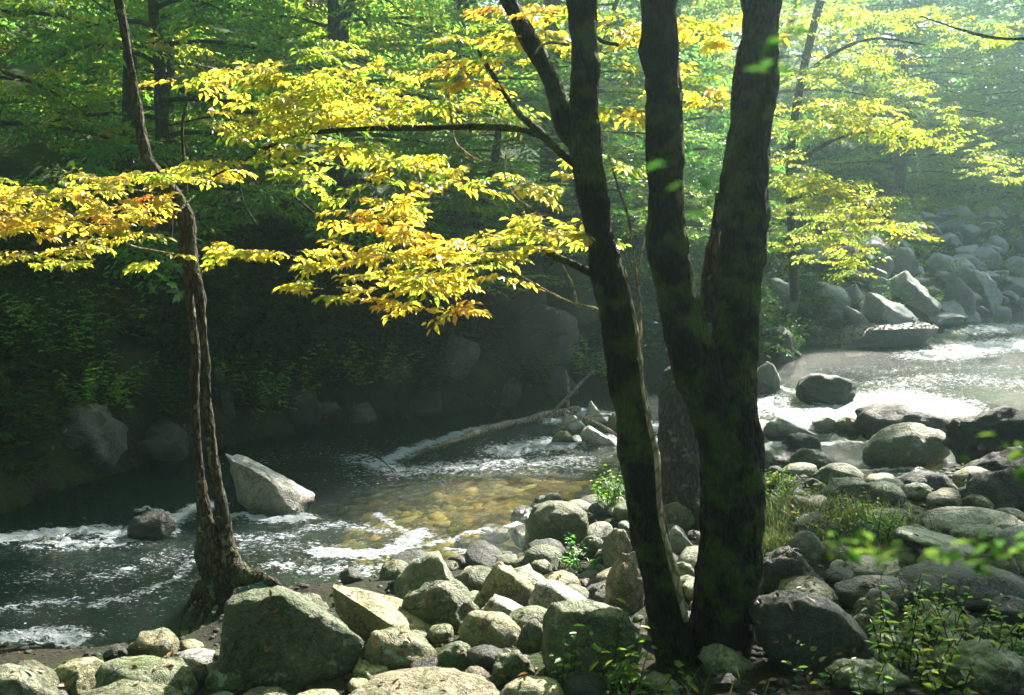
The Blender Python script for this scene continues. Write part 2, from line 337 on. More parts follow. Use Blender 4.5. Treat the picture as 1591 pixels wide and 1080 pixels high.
def water_mat():
    m, nt, N = new_mat('stream_water'); out = N('ShaderNodeOutputMaterial'); p = N('ShaderNodeNewGeometry').outputs['Position']
    st = N('ShaderNodeMapping', ins={'Vector': p, 'Rotation': (0, 0, -.45), 'Scale': (.55, 1.5, 1)}).outputs[0]
    foam_sparkle = N('ShaderNodeAttribute', attribute_name='foam_sparkle').outputs['Fac']
    n1 = noise(N, st, 7, 5, .6, .6); n2 = noise(N, st, 26, 4, .6, .4); n3 = noise(N, p, 70, 3, .6)
    h = mathn(N, 'ADD', mathn(N, 'MULTIPLY', n1, 1.), mathn(N, 'MULTIPLY', n2, .42)); h = mathn(N, 'ADD', h, mathn(N, 'MULTIPLY', n3, mathn(N, 'MULTIPLY', foam_sparkle, .4)))
    bp = N('ShaderNodeBump', ins={'Strength': 1., 'Distance': mathn(N, 'MULTIPLY_ADD', foam_sparkle, .10), 'Height': h})
    bp.inputs['Distance'].default_value = .05
    nt.links.new(maprange(N, foam_sparkle, 0, .8, .06, .15), bp.inputs['Distance'])
    nrm = bp.outputs[0]
    fr = N('ShaderNodeFresnel', ins={'IOR': 1.33, 'Normal': nrm}).outputs[0]
    tr = N('ShaderNodeBsdfTransparent', ins={'Color': (.84, .88, .58, 1)}).outputs[0]
    gl = N('ShaderNodeBsdfGlossy', ins={'Color': (1, 1, 1, 1), 'Roughness': .10, 'Normal': nrm}).outputs[0]
    w = N('ShaderNodeMixShader', ins={0: mathn(N, 'MULTIPLY_ADD', fr, 1.0), 1: tr, 2: gl})
    nt.links.new(mathn(N, 'ADD', mathn(N, 'MULTIPLY', fr, .80), .008, True), w.inputs[0])
    body = N('ShaderNodeBsdfDiffuse', ins={'Color': (.010, .060, .046, 1), 'Normal': nrm}).outputs[0]     # silt carried in the water
    w2 = N('ShaderNodeMixShader', ins={0: .13, 1: w.outputs[0], 2: body}).outputs[0]
    fst = N('ShaderNodeMapping', ins={'Vector': p, 'Rotation': (0, 0, -.35), 'Scale': (.6, 1.5, 1)}).outputs[0]
    fn = noise(N, fst, 16, 6, .72, .8); fn2 = noise(N, fst, 60, 3, .6, .3)
    k = mathn(N, 'ADD', mathn(N, 'MULTIPLY', fn, .72), mathn(N, 'MULTIPLY', fn2, .28))
    k = mathn(N, 'ADD', k, mathn(N, 'MULTIPLY', foam_sparkle, .30))
    fm = maprange(N, k, .672, .715)
    sp = mathn(N, 'ADD', noise(N, N('ShaderNodeMapping', ins={'Vector': p, 'Rotation': (0, 0, -.35), 'Scale': (.45, 1.6, 1)}).outputs[0], 44, 2, .5, .4), mathn(N, 'MULTIPLY', foam_sparkle, .20)); fm = mathn(N, 'MAXIMUM', fm, mathn(N, 'MULTIPLY', maprange(N, sp, .728, .745), maprange(N, foam_sparkle, .02, .12)))  # sun sparkles painted as white specks, merged into the white water mask
    fc = N('ShaderNodeBsdfPrincipled', ins={'Base Color': (.64, .72, .80, 1), 'Roughness': .5, 'Normal': nrm, 'Subsurface Weight': 0.}).outputs[0]
    ft = N('ShaderNodeBsdfTranslucent', ins={'Color': (.8, .82, .85, 1)}).outputs[0]
    fc = N('ShaderNodeMixShader', ins={0: .3, 1: fc, 2: ft}).outputs[0]
    mx = N('ShaderNodeMixShader', ins={0: fm, 1: w2, 2: fc}).outputs[0]
    nt.links.new(mx, out.inputs[0]); return m
wy = [4.4]
while wy[-1] < 44: wy.append(wy[-1] * 1.0047)
wy = np.array(wy); wu = np.linspace(-1.0, 1.05, 560)
U, Yw = np.meshgrid(wu, wy); Xw = (U * (Yw + 1.2)).ravel(); Yw = Yw.ravel()
fo = foam_sparkle_at(Xw, Yw); wl = water_level(Xw, Yw)
c_, s_ = math.cos(.45), math.sin(.45)
ps = np.stack([(Xw * c_ - Yw * s_) * .75, (Xw * s_ + Yw * c_) * 1.5, 0 * Xw], -1)
wav = fbm(ps * 2.2, 3, 3.) * .55 + fbm(ps * 6.5, 3, 8.) * .35
Zw = wl + wav * (.026 + .075 * fo) + fo * .02 + (fbm(ps * 12, 2, 1.) * .03 * np.clip(fo, 0, 1.2))
mb = MB(); mb.add(np.stack([Xw, Yw, Zw], -1), grid_quads(len(wu), len(wy)), tint=fo)
tag(mb.build('river_water', water_mat(), attr='foam_sparkle'), 'clear stream with white riffles flowing over stones', None, None, 'structure')

# ------------------------------------------------------------------ rocks
_ico = {}
def ico(sub):
    if sub not in _ico:
        bm = bmesh.new(); bmesh.ops.create_icosphere(bm, subdivisions=sub, radius=1)
        _ico[sub] = (np.array([v.co[:] for v in bm.verts]), np.array([[v.index for v in f.verts] for f in bm.faces])); bm.free()
    return _ico[sub]
def rock_verts(seed, sub=4, style='round', skew=0.0, facets=()):
    rs = np.random.RandomState(seed); v, tris = ico(sub); v = v.copy()
    cfg = {'round': (5, .80, .93, .13, .02), 'angular': (7, .60, .84, .18, .04), 'block': (8, .34, .64, .16, .05), 'lumpy': (6, .66, .88, .26, .05), 'slab': (8, .5, .8, .12, .03)}[style]
    ncut, lo, hi, big, fine = cfg
    v = v * (1 + big * 1.1 * fbm(v * .9, 2, seed * 1.3)[:, None])
    for k in range(ncut + len(facets)):
        if k < ncut: n = rs.normal(size=3); n[2] *= .8; n /= np.linalg.norm(n); o = rs.uniform(lo, hi)
        else: n = np.array(facets[k - ncut][:3], float); n /= np.linalg.norm(n); o = facets[k - ncut][3]
        d = v @ n - o; v = v - np.maximum(d, 0)[:, None] * n * (.93 if style != 'round' else .75)
    if skew: v[:, 0] += skew * v[:, 2]
    r = 1 + fbm(v * 2.2, 3, seed * .7) * big * .6 + np.abs(fbm(v * 5, 4, seed * .3)) * fine * 2.2
    if style == 'lumpy': r = r - np.maximum(0, .12 - np.abs(fbm(v * 1.8, 2, seed))) * .5
    v = v * r[:, None]
    v -= (v.max(0) + v.min(0)) / 2; v /= (v.max(0) - v.min(0))
    return v, tris
ROCKS = []
def rock(x0, y0, x1, y1, style, mat, label, skew=0., facets=(), depth=None, water=False, sub=4, bury=.12, thick=.75, seed=None, group=None, rot=0., name='boulder'):
    seed = seed or int(x0 * 3 + y0 * 7 + 9000); xc, yc = (x0 + x1) / 2, (y0 + y1) / 2
    h = hit(xc, y1, water) if depth is None else at(xc, y1, depth)
    d = h[1]; Wm = (x1 - x0) / F * d; Tm = thick * Wm; dc = d + .32 * Tm
    Wm = (x1 - x0) / F * dc; hp = (y1 - y0) / F * dc; phi = math.atan2(CAM_Z - h[2], dc)
    Hm = math.sqrt(max(hp ** 2 - (Tm * math.sin(phi)) ** 2, (.38 * hp) ** 2)) / math.cos(phi)
    c = at(xc, yc, dc); b = bury * Hm + .04
    v, tris = rock_verts(seed, sub, style, skew, facets)
    v = v * (Wm, Tm, Hm + b)
    mb = MB(); mb.add(v + (c[0], c[1], c[2] - b / 2), None, tris)
    o = mb.build(name, ST[mat], loc=(c[0], c[1], c[2] - b / 2)); o.rotation_euler.z = rot
    tag(o, label, 'rock', group); ROCKS.append((c[0], c[1], max(Wm, Tm) / 2)); return o
NB = 'boulders along the near bank'
RF = ((.62, .05, .78, .30),)                        # a broad flat face turned to the upper right
rows = [
 (-50, 1030, 68, 1112, 'round', 'grey', 'pale grey rounded rock cut off by the bottom left corner', .1, ()),
 (8, 1027, 112, 1098, 'angular', 'mossy', 'dark mossy angular rock with yellow-lit rim beside the bottom left corner rock', -.3, RF),
 (52, 1019, 158, 1080, 'angular', 'tan', 'squarish tan rock with bright right end behind the mossy angular rock', .2, ((.9, -.2, .3, .55),)),
 (146, 1014, 312, 1098, 'round', 'mossy', 'large smooth green dome rock at the water edge left of the big boulder', -.25, ()),
 (112, 1052, 292, 1130, 'round', 'mossy', 'low yellow-green rounded rock in front of the green dome rock', -.1, ()),
 (228, 1016, 302, 1072, 'lumpy', 'mossy', 'mossy crusted rock with yellow edge tucked behind the green dome rock', -.2, ()),
 (268, 1006, 352, 1050, 'slab', 'pale', 'flat white-topped rock left of the big shaded boulder', 0, ()),
 (306, 1020, 412, 1080, 'round', 'mossy', 'low dark green rock with a dimple at the foot of the big boulder', .1, ()),
 (510, 905, 692, 1012, 'angular', 'tan', 'olive wedge boulder with white sunlit sloping top right of the big boulder', -.55, ((.52, .1, .85, .25), (-.6, -.6, .25, .55))),
 (565, 974, 682, 1045, 'round', 'tan', 'smooth olive rounded rock in front of the white-topped wedge boulder', -.2, ()),
 (608, 852, 722, 950, 'angular', 'grey', 'pointed pale grey boulder at the water edge behind the mottled rock', .15, ((.8, .1, .5, .5),)),
 (620, 898, 750, 992, 'lumpy', 'mossy', 'mottled dark lumpy rock with bright top edge below the pointed grey boulder', .1, ()),
 (743, 869, 837, 940, 'round', 'tan', 'conical olive rock at the water edge right of the pointed boulder', -.15, ((.6, .1, .7, .55), (-.7, 0, .6, .6))),
 (743, 924, 834, 968, 'angular', 'pale', 'small whitish rock in the gap below the conical rock', .1, RF),
 (710, 942, 820, 1014, 'round', 'tan', 'smooth egg-shaped olive rock in the middle of the pile', -.25, ()),
 (818, 897, 927, 962, 'round', 'pale', 'pale-topped oval rock behind the large cracked green boulder', .1, RF),
 (676, 994, 748, 1052, 'round', 'mossy', 'small dark green rock below the egg-shaped rock', 0, ()),
 (760, 1007, 834, 1066, 'lumpy', 'mossy', 'small mossy rock with lit rim left of the leafy yellow-green plant', .1, ()),
 (718, 1034, 774, 1070, 'round', 'tan', 'little elongated tan cobble leaning on the small mossy rock', -.5, ()),
 (522, 1040, 792, 1130, 'slab', 'tan', 'broad low slab dotted with red fallen leaves at the bottom edge', -.1, ()),
 (772, 1050, 884, 1115, 'round', 'tan', 'rounded tan rock at the bottom edge below the leafy plant', .0, ()),
 (801, 960, 856, 1020, 'round', 'mossy', 'small dark green rock wedged left of the large cracked boulder', 0, ()),
 (936, 857, 1010, 955, 'angular', 'tan', 'sandy sunlit rock leaning behind the left trunk', .1, ((.3, -.5, .7, .5),)),
 (814, 777, 917, 858, 'round', 'mossy', 'green-capped boulder standing at the edge of the golden water', .05, ()),
 (933, 818, 984, 892, 'angular', 'grey', 'tilted grey-green rock between ferns left of the left trunk', .2, ()),
 (898, 830, 944, 866, 'round', 'mossy', 'small mossy rock beside the green-capped boulder', 0, ()),
 (1026, 778, 1080, 826, 'round', 'mossy', 'green rock between the left trunk and the thick trunks', 0, ()),
 (1030, 814, 1082, 864, 'angular', 'pale', 'white-topped rock between the left trunk and the thick trunks', 0, RF),
 (1042, 872, 1082, 912, 'round', 'grey', 'small grey rock low between the left trunk and the thick trunks', 0, ()),
 (368, 1064, 462, 1104, 'round', 'tan', 'yellowish rounded rock at the bottom edge below the big boulder', 0, ()),
 (450, 1068, 535, 1106, 'round', 'tan', 'yellowish flat rock at the bottom edge left of the broad slab', 0, ()),
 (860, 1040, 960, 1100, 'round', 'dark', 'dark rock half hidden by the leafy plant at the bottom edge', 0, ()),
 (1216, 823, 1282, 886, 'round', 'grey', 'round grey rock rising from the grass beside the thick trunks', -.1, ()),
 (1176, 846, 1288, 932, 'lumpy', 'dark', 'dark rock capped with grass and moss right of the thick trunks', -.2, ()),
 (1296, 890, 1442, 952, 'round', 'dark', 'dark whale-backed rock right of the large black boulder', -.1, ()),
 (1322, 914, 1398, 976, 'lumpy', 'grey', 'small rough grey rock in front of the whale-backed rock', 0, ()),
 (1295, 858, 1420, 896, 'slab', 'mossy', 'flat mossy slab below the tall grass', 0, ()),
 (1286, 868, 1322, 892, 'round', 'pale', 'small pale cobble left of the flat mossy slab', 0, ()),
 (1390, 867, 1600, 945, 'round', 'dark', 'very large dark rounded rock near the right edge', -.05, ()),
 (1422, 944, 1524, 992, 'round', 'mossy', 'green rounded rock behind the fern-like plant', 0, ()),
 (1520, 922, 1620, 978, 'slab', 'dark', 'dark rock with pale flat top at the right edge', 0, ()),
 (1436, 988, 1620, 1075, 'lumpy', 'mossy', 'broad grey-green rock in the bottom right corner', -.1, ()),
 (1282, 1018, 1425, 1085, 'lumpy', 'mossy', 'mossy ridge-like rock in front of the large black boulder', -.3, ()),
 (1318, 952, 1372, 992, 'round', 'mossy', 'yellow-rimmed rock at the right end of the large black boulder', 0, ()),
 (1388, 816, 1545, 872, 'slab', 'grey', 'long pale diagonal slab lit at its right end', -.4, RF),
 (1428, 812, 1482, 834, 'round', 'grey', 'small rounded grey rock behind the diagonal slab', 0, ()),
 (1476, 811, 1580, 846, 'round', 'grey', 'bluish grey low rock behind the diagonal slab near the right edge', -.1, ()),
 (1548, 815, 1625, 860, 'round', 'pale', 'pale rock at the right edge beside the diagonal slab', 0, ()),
]
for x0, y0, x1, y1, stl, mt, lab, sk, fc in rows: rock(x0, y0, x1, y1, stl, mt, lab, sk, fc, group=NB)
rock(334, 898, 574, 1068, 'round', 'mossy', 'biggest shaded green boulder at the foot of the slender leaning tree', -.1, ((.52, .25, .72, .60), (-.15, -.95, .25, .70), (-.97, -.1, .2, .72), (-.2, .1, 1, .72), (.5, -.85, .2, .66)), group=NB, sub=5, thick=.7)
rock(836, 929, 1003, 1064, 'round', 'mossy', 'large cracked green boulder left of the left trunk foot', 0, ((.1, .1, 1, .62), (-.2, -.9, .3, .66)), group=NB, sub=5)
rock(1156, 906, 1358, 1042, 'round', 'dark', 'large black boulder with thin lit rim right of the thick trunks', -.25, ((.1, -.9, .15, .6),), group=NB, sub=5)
WB = 'rocks standing in the stream'
rows = [
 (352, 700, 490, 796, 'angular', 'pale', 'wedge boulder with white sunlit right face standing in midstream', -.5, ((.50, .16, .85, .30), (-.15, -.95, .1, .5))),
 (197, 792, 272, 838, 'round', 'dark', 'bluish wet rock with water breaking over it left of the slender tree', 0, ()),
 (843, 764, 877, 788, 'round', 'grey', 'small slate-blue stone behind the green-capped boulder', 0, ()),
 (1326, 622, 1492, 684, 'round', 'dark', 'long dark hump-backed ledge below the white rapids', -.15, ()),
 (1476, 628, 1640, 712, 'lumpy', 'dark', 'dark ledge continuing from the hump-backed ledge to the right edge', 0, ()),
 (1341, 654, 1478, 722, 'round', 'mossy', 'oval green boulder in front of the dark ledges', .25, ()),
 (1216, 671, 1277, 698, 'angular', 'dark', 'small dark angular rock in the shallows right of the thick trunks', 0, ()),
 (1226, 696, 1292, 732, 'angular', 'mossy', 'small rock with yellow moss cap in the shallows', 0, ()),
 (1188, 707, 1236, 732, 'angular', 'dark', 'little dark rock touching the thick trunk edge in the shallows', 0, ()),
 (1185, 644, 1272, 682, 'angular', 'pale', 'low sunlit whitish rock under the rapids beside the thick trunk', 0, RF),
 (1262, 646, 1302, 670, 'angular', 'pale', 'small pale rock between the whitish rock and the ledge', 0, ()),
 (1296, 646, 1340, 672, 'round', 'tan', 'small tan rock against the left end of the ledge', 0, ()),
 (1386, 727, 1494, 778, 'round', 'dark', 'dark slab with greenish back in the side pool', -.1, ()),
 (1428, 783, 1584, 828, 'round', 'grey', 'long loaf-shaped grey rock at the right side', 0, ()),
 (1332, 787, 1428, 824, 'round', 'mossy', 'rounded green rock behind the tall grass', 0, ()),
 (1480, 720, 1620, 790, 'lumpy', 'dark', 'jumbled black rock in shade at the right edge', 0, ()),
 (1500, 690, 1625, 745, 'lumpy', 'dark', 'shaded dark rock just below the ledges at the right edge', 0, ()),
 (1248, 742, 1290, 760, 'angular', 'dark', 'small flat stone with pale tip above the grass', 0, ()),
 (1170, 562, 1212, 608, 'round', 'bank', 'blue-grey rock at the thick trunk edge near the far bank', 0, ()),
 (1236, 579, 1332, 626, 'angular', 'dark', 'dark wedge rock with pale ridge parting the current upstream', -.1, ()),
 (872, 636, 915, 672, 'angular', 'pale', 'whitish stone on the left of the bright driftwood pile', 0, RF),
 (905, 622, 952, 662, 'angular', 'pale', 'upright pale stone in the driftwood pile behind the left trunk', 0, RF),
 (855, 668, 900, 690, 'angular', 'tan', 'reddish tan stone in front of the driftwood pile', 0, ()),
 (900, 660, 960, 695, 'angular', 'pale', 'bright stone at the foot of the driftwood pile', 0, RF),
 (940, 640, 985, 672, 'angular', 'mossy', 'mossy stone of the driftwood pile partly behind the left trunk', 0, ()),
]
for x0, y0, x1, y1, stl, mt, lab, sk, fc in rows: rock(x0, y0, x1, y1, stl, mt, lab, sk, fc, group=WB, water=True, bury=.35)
FB = 'rocks of the far bank'
rows = [
 (1225, 498, 1442, 566, 'slab', 'bank', 'wide flat ledge strewn with brown leaves under the far rock wall', .1, ((0, 0, 1, .5),)),
 (1404, 497, 1470, 548, 'angular', 'pale', 'pale tilted slab at the right end of the leaf-strewn ledge', -.6, RF),
 (1440, 512, 1522, 556, 'lumpy', 'bank', 'dark rock between the pale tilted slab and the upper rapids', 0, ()),
 (1182, 508, 1236, 580, 'lumpy', 'dark', 'dark rock at the water behind the thick trunk', 0, ()),
 (1250, 436, 1322, 486, 'slab', 'bank', 'pale-faced slab at the left end of the far rock wall', 0, ()),
 (1196, 432, 1242, 506, 'block', 'bank', 'tall narrow rock beside the thick trunk in the far rock wall', 0, ()),
 (1308, 474, 1354, 514, 'block', 'bank', 'small jagged rock just above the leaf-strewn ledge', -.3, ()),
 (1332, 452, 1432, 514, 'block', 'bank', 'furrowed slanting rock in the middle of the far rock wall', -.4, ()),
 (1378, 420, 1462, 480, 'block', 'bank', 'largest block in the far rock wall with smooth front', -.2, ()),
 (1458, 428, 1512, 494, 'block', 'bank', 'steep narrow block right of the largest block', 0, ()),
 (1488, 416, 1560, 480, 'block', 'bank', 'big dark block near the right end of the far rock wall', 0, ()),
 (1462, 474, 1522, 512, 'block', 'bank', 'rough block at the waterline right of the furrowed rock', 0, ()),
 (1512, 474, 1570, 506, 'block', 'bank', 'oblong block at the upper rapids near the right edge', 0, ()),
 (1560, 462, 1625, 505, 'block', 'bank', 'block at the right edge above the upper rapids', 0, ()),
 (1378, 384, 1424, 428, 'block', 'bank', 'upright grey block high on the far rock wall', 0, ()),
 (1350, 398, 1388, 428, 'block', 'bank', 'small block beside the upright grey block', 0, ()),
 (1340, 430, 1388, 462, 'block', 'bank', 'small block above the furrowed rock', 0, ()),
 (1466, 400, 1518, 434, 'block', 'bank', 'triangular pale block above the steep narrow block', 0, ()),
 (1436, 392, 1480, 422, 'block', 'bank', 'brownish block under the shrubs of the far slope', 0, ()),
 (1508, 382, 1556, 414, 'block', 'bank', 'slanting block under the shrubs near the right edge', 0, ()),
 (1548, 398, 1620, 434, 'block', 'bank', 'long block at the right edge in the upper rock wall', 0, ()),
 (1526, 366, 1568, 392, 'block', 'bank', 'topmost small block near the right edge', 0, ()),
 (1560, 366, 1620, 398, 'block', 'bank', 'topmost block at the right edge', 0, ()),
 (1550, 430, 1620, 468, 'block', 'bank', 'shadowed block at the right edge in the middle rock wall', 0, ()),
 (1288, 440, 1344, 476, 'block', 'bank', 'block between the pale-faced slab and the furrowed rock', 0, ()),
 (1330, 374, 1378, 404, 'block', 'bank', 'block hidden by yellow leaves at the top left of the rock wall', 0, ()),
 (1240, 478, 1312, 506, 'angular', 'dark', 'shaded rock under the pale-faced slab', 0, ()),
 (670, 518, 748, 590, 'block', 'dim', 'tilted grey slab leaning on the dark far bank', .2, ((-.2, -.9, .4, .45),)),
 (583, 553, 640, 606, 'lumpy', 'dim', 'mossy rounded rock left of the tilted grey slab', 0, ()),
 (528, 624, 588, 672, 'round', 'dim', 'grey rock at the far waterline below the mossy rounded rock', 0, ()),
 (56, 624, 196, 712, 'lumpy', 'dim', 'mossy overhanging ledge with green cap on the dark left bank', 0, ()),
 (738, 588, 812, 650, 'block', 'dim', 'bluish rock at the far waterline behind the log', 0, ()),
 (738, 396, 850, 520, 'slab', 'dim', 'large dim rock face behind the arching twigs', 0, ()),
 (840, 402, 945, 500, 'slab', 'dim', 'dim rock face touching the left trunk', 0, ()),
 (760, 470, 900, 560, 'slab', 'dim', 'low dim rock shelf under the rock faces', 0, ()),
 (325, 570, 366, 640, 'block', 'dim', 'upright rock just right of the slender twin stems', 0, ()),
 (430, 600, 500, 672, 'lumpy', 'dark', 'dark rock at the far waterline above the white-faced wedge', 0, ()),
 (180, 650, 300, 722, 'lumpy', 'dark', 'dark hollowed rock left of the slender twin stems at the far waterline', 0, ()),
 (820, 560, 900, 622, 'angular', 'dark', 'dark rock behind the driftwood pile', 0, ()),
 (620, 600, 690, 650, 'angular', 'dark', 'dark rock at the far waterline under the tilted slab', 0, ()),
]
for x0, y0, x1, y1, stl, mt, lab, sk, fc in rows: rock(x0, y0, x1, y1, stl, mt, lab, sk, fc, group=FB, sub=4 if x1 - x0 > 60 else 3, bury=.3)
rg = np.random.RandomState(11)
ang_meshes = []
for k in range(9):
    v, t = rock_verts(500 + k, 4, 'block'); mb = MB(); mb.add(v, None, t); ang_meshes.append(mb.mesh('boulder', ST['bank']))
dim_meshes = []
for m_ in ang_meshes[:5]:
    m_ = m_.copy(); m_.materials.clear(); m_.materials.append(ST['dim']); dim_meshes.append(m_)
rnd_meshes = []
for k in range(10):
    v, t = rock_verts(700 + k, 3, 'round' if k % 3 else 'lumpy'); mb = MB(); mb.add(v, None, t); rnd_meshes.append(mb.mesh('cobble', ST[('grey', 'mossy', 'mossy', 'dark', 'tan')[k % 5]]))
def scatter_rocks(xr, yr, n, smin, smax, meshes, name, label, cat, group, test, sep=.5, flat=.7):
    c = 0; tries = 0
    while c < n and tries < n * 60:
        tries += 1; x, y = rg.uniform(*xr), rg.uniform(*yr)
        if not test(x, y): continue
        s = smin + (smax - smin) * rg.rand() ** 2
        if any((x - a) ** 2 + (y - b) ** 2 < (sep * (r + s / 2)) ** 2 for a, b, r in ROCKS): continue
        g = max(float(ground_z(x, y)[0]), -.1)
        o = bpy.data.objects.new(name, meshes[rg.randint(len(meshes))]); COL.objects.link(o)
        sx, sy, sz = s * rg.uniform(.8, 1.25), s * rg.uniform(.7, 1.1), s * flat * rg.uniform(.7, 1.1)
        o.scale = (sx, sy, sz); o.location = (x, y, g + sz * .22); o.rotation_euler = (rg.uniform(-.25, .25), rg.uniform(-.25, .25), rg.uniform(0, 6.28))
        tone = {'grey_granite': 'grey', 'mossy_stone': 'mossy', 'tan_stone': 'tan', 'dark_wet_stone': 'dark'}.get(o.data.materials[0].name, 'grey')
        what = 'cobble' if name == 'cobble' else 'block'
        tag(o, near_label(x, y, s, what, (.13, .18, .26) if what == 'cobble' else (.5, .62, .7), tone), cat, group); ROCKS.append((x, y, s / 2)); c += 1
near_ok = lambda x, y: y < y_on(x, NEAR) + (-1.3 if x > 2.6 else .1 if x > -.8 else -.35 if x > -1.3 else -1.0) and abs(x) < .58 * y + .6
far_r = lambda x, y: 0 < y - y_on(x, FAR) and seg_dist(np.array([x]), np.array([y]), FAR)[0] < 3.7 and abs(x) < .56 * y
far_l = lambda x, y: 0 < y - y_on(x, FAR) and seg_dist(np.array([x]), np.array([y]), FAR)[0] < 2.6 and abs(x) < .56 * y
HERO = [(o.location.x, o.location.y, o['label']) for o in scene.objects if o.name.startswith('boulder')]
USED = {}
def near_label(x, y, s, what, cuts, tone):
    size = 'tiny' if s < cuts[0] else 'small' if s < cuts[1] else 'medium' if s < cuts[2] else 'larger'
    out = None
    for hx, hy, hl in sorted(HERO, key=lambda h: (h[0] - x) ** 2 + (h[1] - y) ** 2)[:45]:
        sh = short_name(hl)
        if sh is None: continue
        dx, dy = x - hx, y - hy; rel = ('right of' if dx > 0 else 'left of') if abs(dx) > abs(dy) else ('behind' if dy > 0 else 'in front of')
        lab = f'{size} {tone} {what} {rel} the {sh}'; out = out or lab
        if lab not in USED: out = lab; break
    USED[out] = 1; return out
_STOP = ('at', 'in', 'behind', 'beside', 'left', 'right', 'under', 'of', 'with', 'below', 'between', 'tucked', 'leaning', 'wedged', 'cut', 'near', 'above', 'on', 'standing', 'rising', 'dotted', 'capped', 'half', 'strewn', 'lit', 'touching', 'parting', 'continuing', 'hidden', 'just', 'from', 'against', 'to')
def short_name(hl):
    w = hl.split(' ')
    for i in range(2, len(w) + 1):
        if i == len(w) or w[i] in _STOP:
            p = ' '.join(w[:i])
            if w[i - 1] in ('the', 'a') or w[i - 1] in _STOP: continue
            if sum(h[2].startswith(p) for h in HERO) == 1: return p if i <= 9 else None
    return None
scatter_rocks((5, 17), (18, 33), 100, .45, 1.1, ang_meshes, 'boulder', 'grey angular block filling the far bank rock wall', 'rock', 'smaller blocks of the far rock wall', far_r, .62)
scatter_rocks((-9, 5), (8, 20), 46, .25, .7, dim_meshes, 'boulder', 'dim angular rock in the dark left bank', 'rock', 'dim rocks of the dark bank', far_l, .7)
scatter_rocks((-5, 8), (4.5, 14), 290, .15, .46, rnd_meshes, 'cobble', 'small cobble wedged between the near bank boulders', 'cobble', 'cobbles of the near bank', near_ok, .60)
shal = lambda x, y: -.6 < x < 1.8 and y_on(x, NEAR) < y < y_on(x, NEAR) + 1.3 and abs(x) < .56 * y
scatter_rocks((-5, 8), (6, 16), 34, .12, .35, rnd_meshes, 'cobble', 'wet cobble just breaking the water near the bank', 'cobble', 'cobbles in the shallows', shal, .8)
# gravel and riverbed stones nobody could count
def pebble_mass(name, n, xr, yr, s0, s1, test, mat, label, lift=.3):
    mb = MB(); v0, t0 = ico(2 if s1 > .1 else 1); k = 0
    xs = rg.uniform(*xr, n * 6); ys = rg.uniform(*yr, n * 6); ok = test(xs, ys); xs, ys = xs[ok][:n], ys[ok][:n]
    gz = ground_z(xs, ys); m = len(xs); s = s0 + (s1 - s0) * rg.rand(m) ** 2
    A = rg.uniform(0, 6.28, m); sc = np.stack([s * rg.uniform(.8, 1.3, m), s * rg.uniform(.7, 1, m), s * rg.uniform(.4, .7, m)], -1) / 2
    vv = v0[None] * (1 + .18 * rg.randn(m, len(v0))[:, :, None] * .6) * sc[:, None]
    x_, y_ = vv[..., 0] * np.cos(A)[:, None] - vv[..., 1] * np.sin(A)[:, None], vv[..., 0] * np.sin(A)[:, None] + vv[..., 1] * np.cos(A)[:, None]
    V = np.stack([x_ + xs[:, None], y_ + ys[:, None], vv[..., 2] + (gz + sc[:, 2] * lift)[:, None]], -1)
    T = (t0[None] + (np.arange(m) * len(v0))[:, None, None]).reshape(-1, 3)
    mb.add(V.reshape(-1, 3), None, T, tint=np.repeat(rg.rand(m), len(v0)))
    tag(mb.build(name, mat), label, None, None, 'stuff')
def bedstone_mat():
    m, nt, N = new_mat('riverbed_stone'); out = N('ShaderNodeOutputMaterial'); p = N('ShaderNodeNewGeometry').outputs['Position']
    a = N('ShaderNodeAttribute', attribute_name='tint').outputs['Fac']
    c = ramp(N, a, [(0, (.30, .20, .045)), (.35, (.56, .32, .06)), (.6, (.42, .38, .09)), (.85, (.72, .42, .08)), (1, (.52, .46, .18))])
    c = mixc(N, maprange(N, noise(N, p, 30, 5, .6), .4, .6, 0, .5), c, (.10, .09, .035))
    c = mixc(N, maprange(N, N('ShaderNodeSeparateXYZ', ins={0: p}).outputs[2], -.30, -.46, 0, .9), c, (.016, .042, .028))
    bs = N('ShaderNodeBsdfPrincipled', ins={'Base Color': c, 'Roughness': .7}); nt.links.new(bs.outputs[0], out.inputs[0]); return m
inriver = lambda x, y: (x > -2.3) & (y > y_on(x, NEAR) + .35) & (y < y_on(x, FAR) - 1.9) & (np.abs(x) < .6 * y) & ((x < 3) | (y < 13))
onnear = lambda x, y: (y < y_on(x, NEAR) + .1) & (np.abs(x) < .6 * y + .5)
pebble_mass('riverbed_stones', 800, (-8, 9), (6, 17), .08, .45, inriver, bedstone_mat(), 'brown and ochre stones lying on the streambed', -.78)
pebble_mass('gravel', 3000, (-5, 8), (4.2, 14), .02, .09, onnear, ST['dark'], 'loose gravel between the near bank boulders')

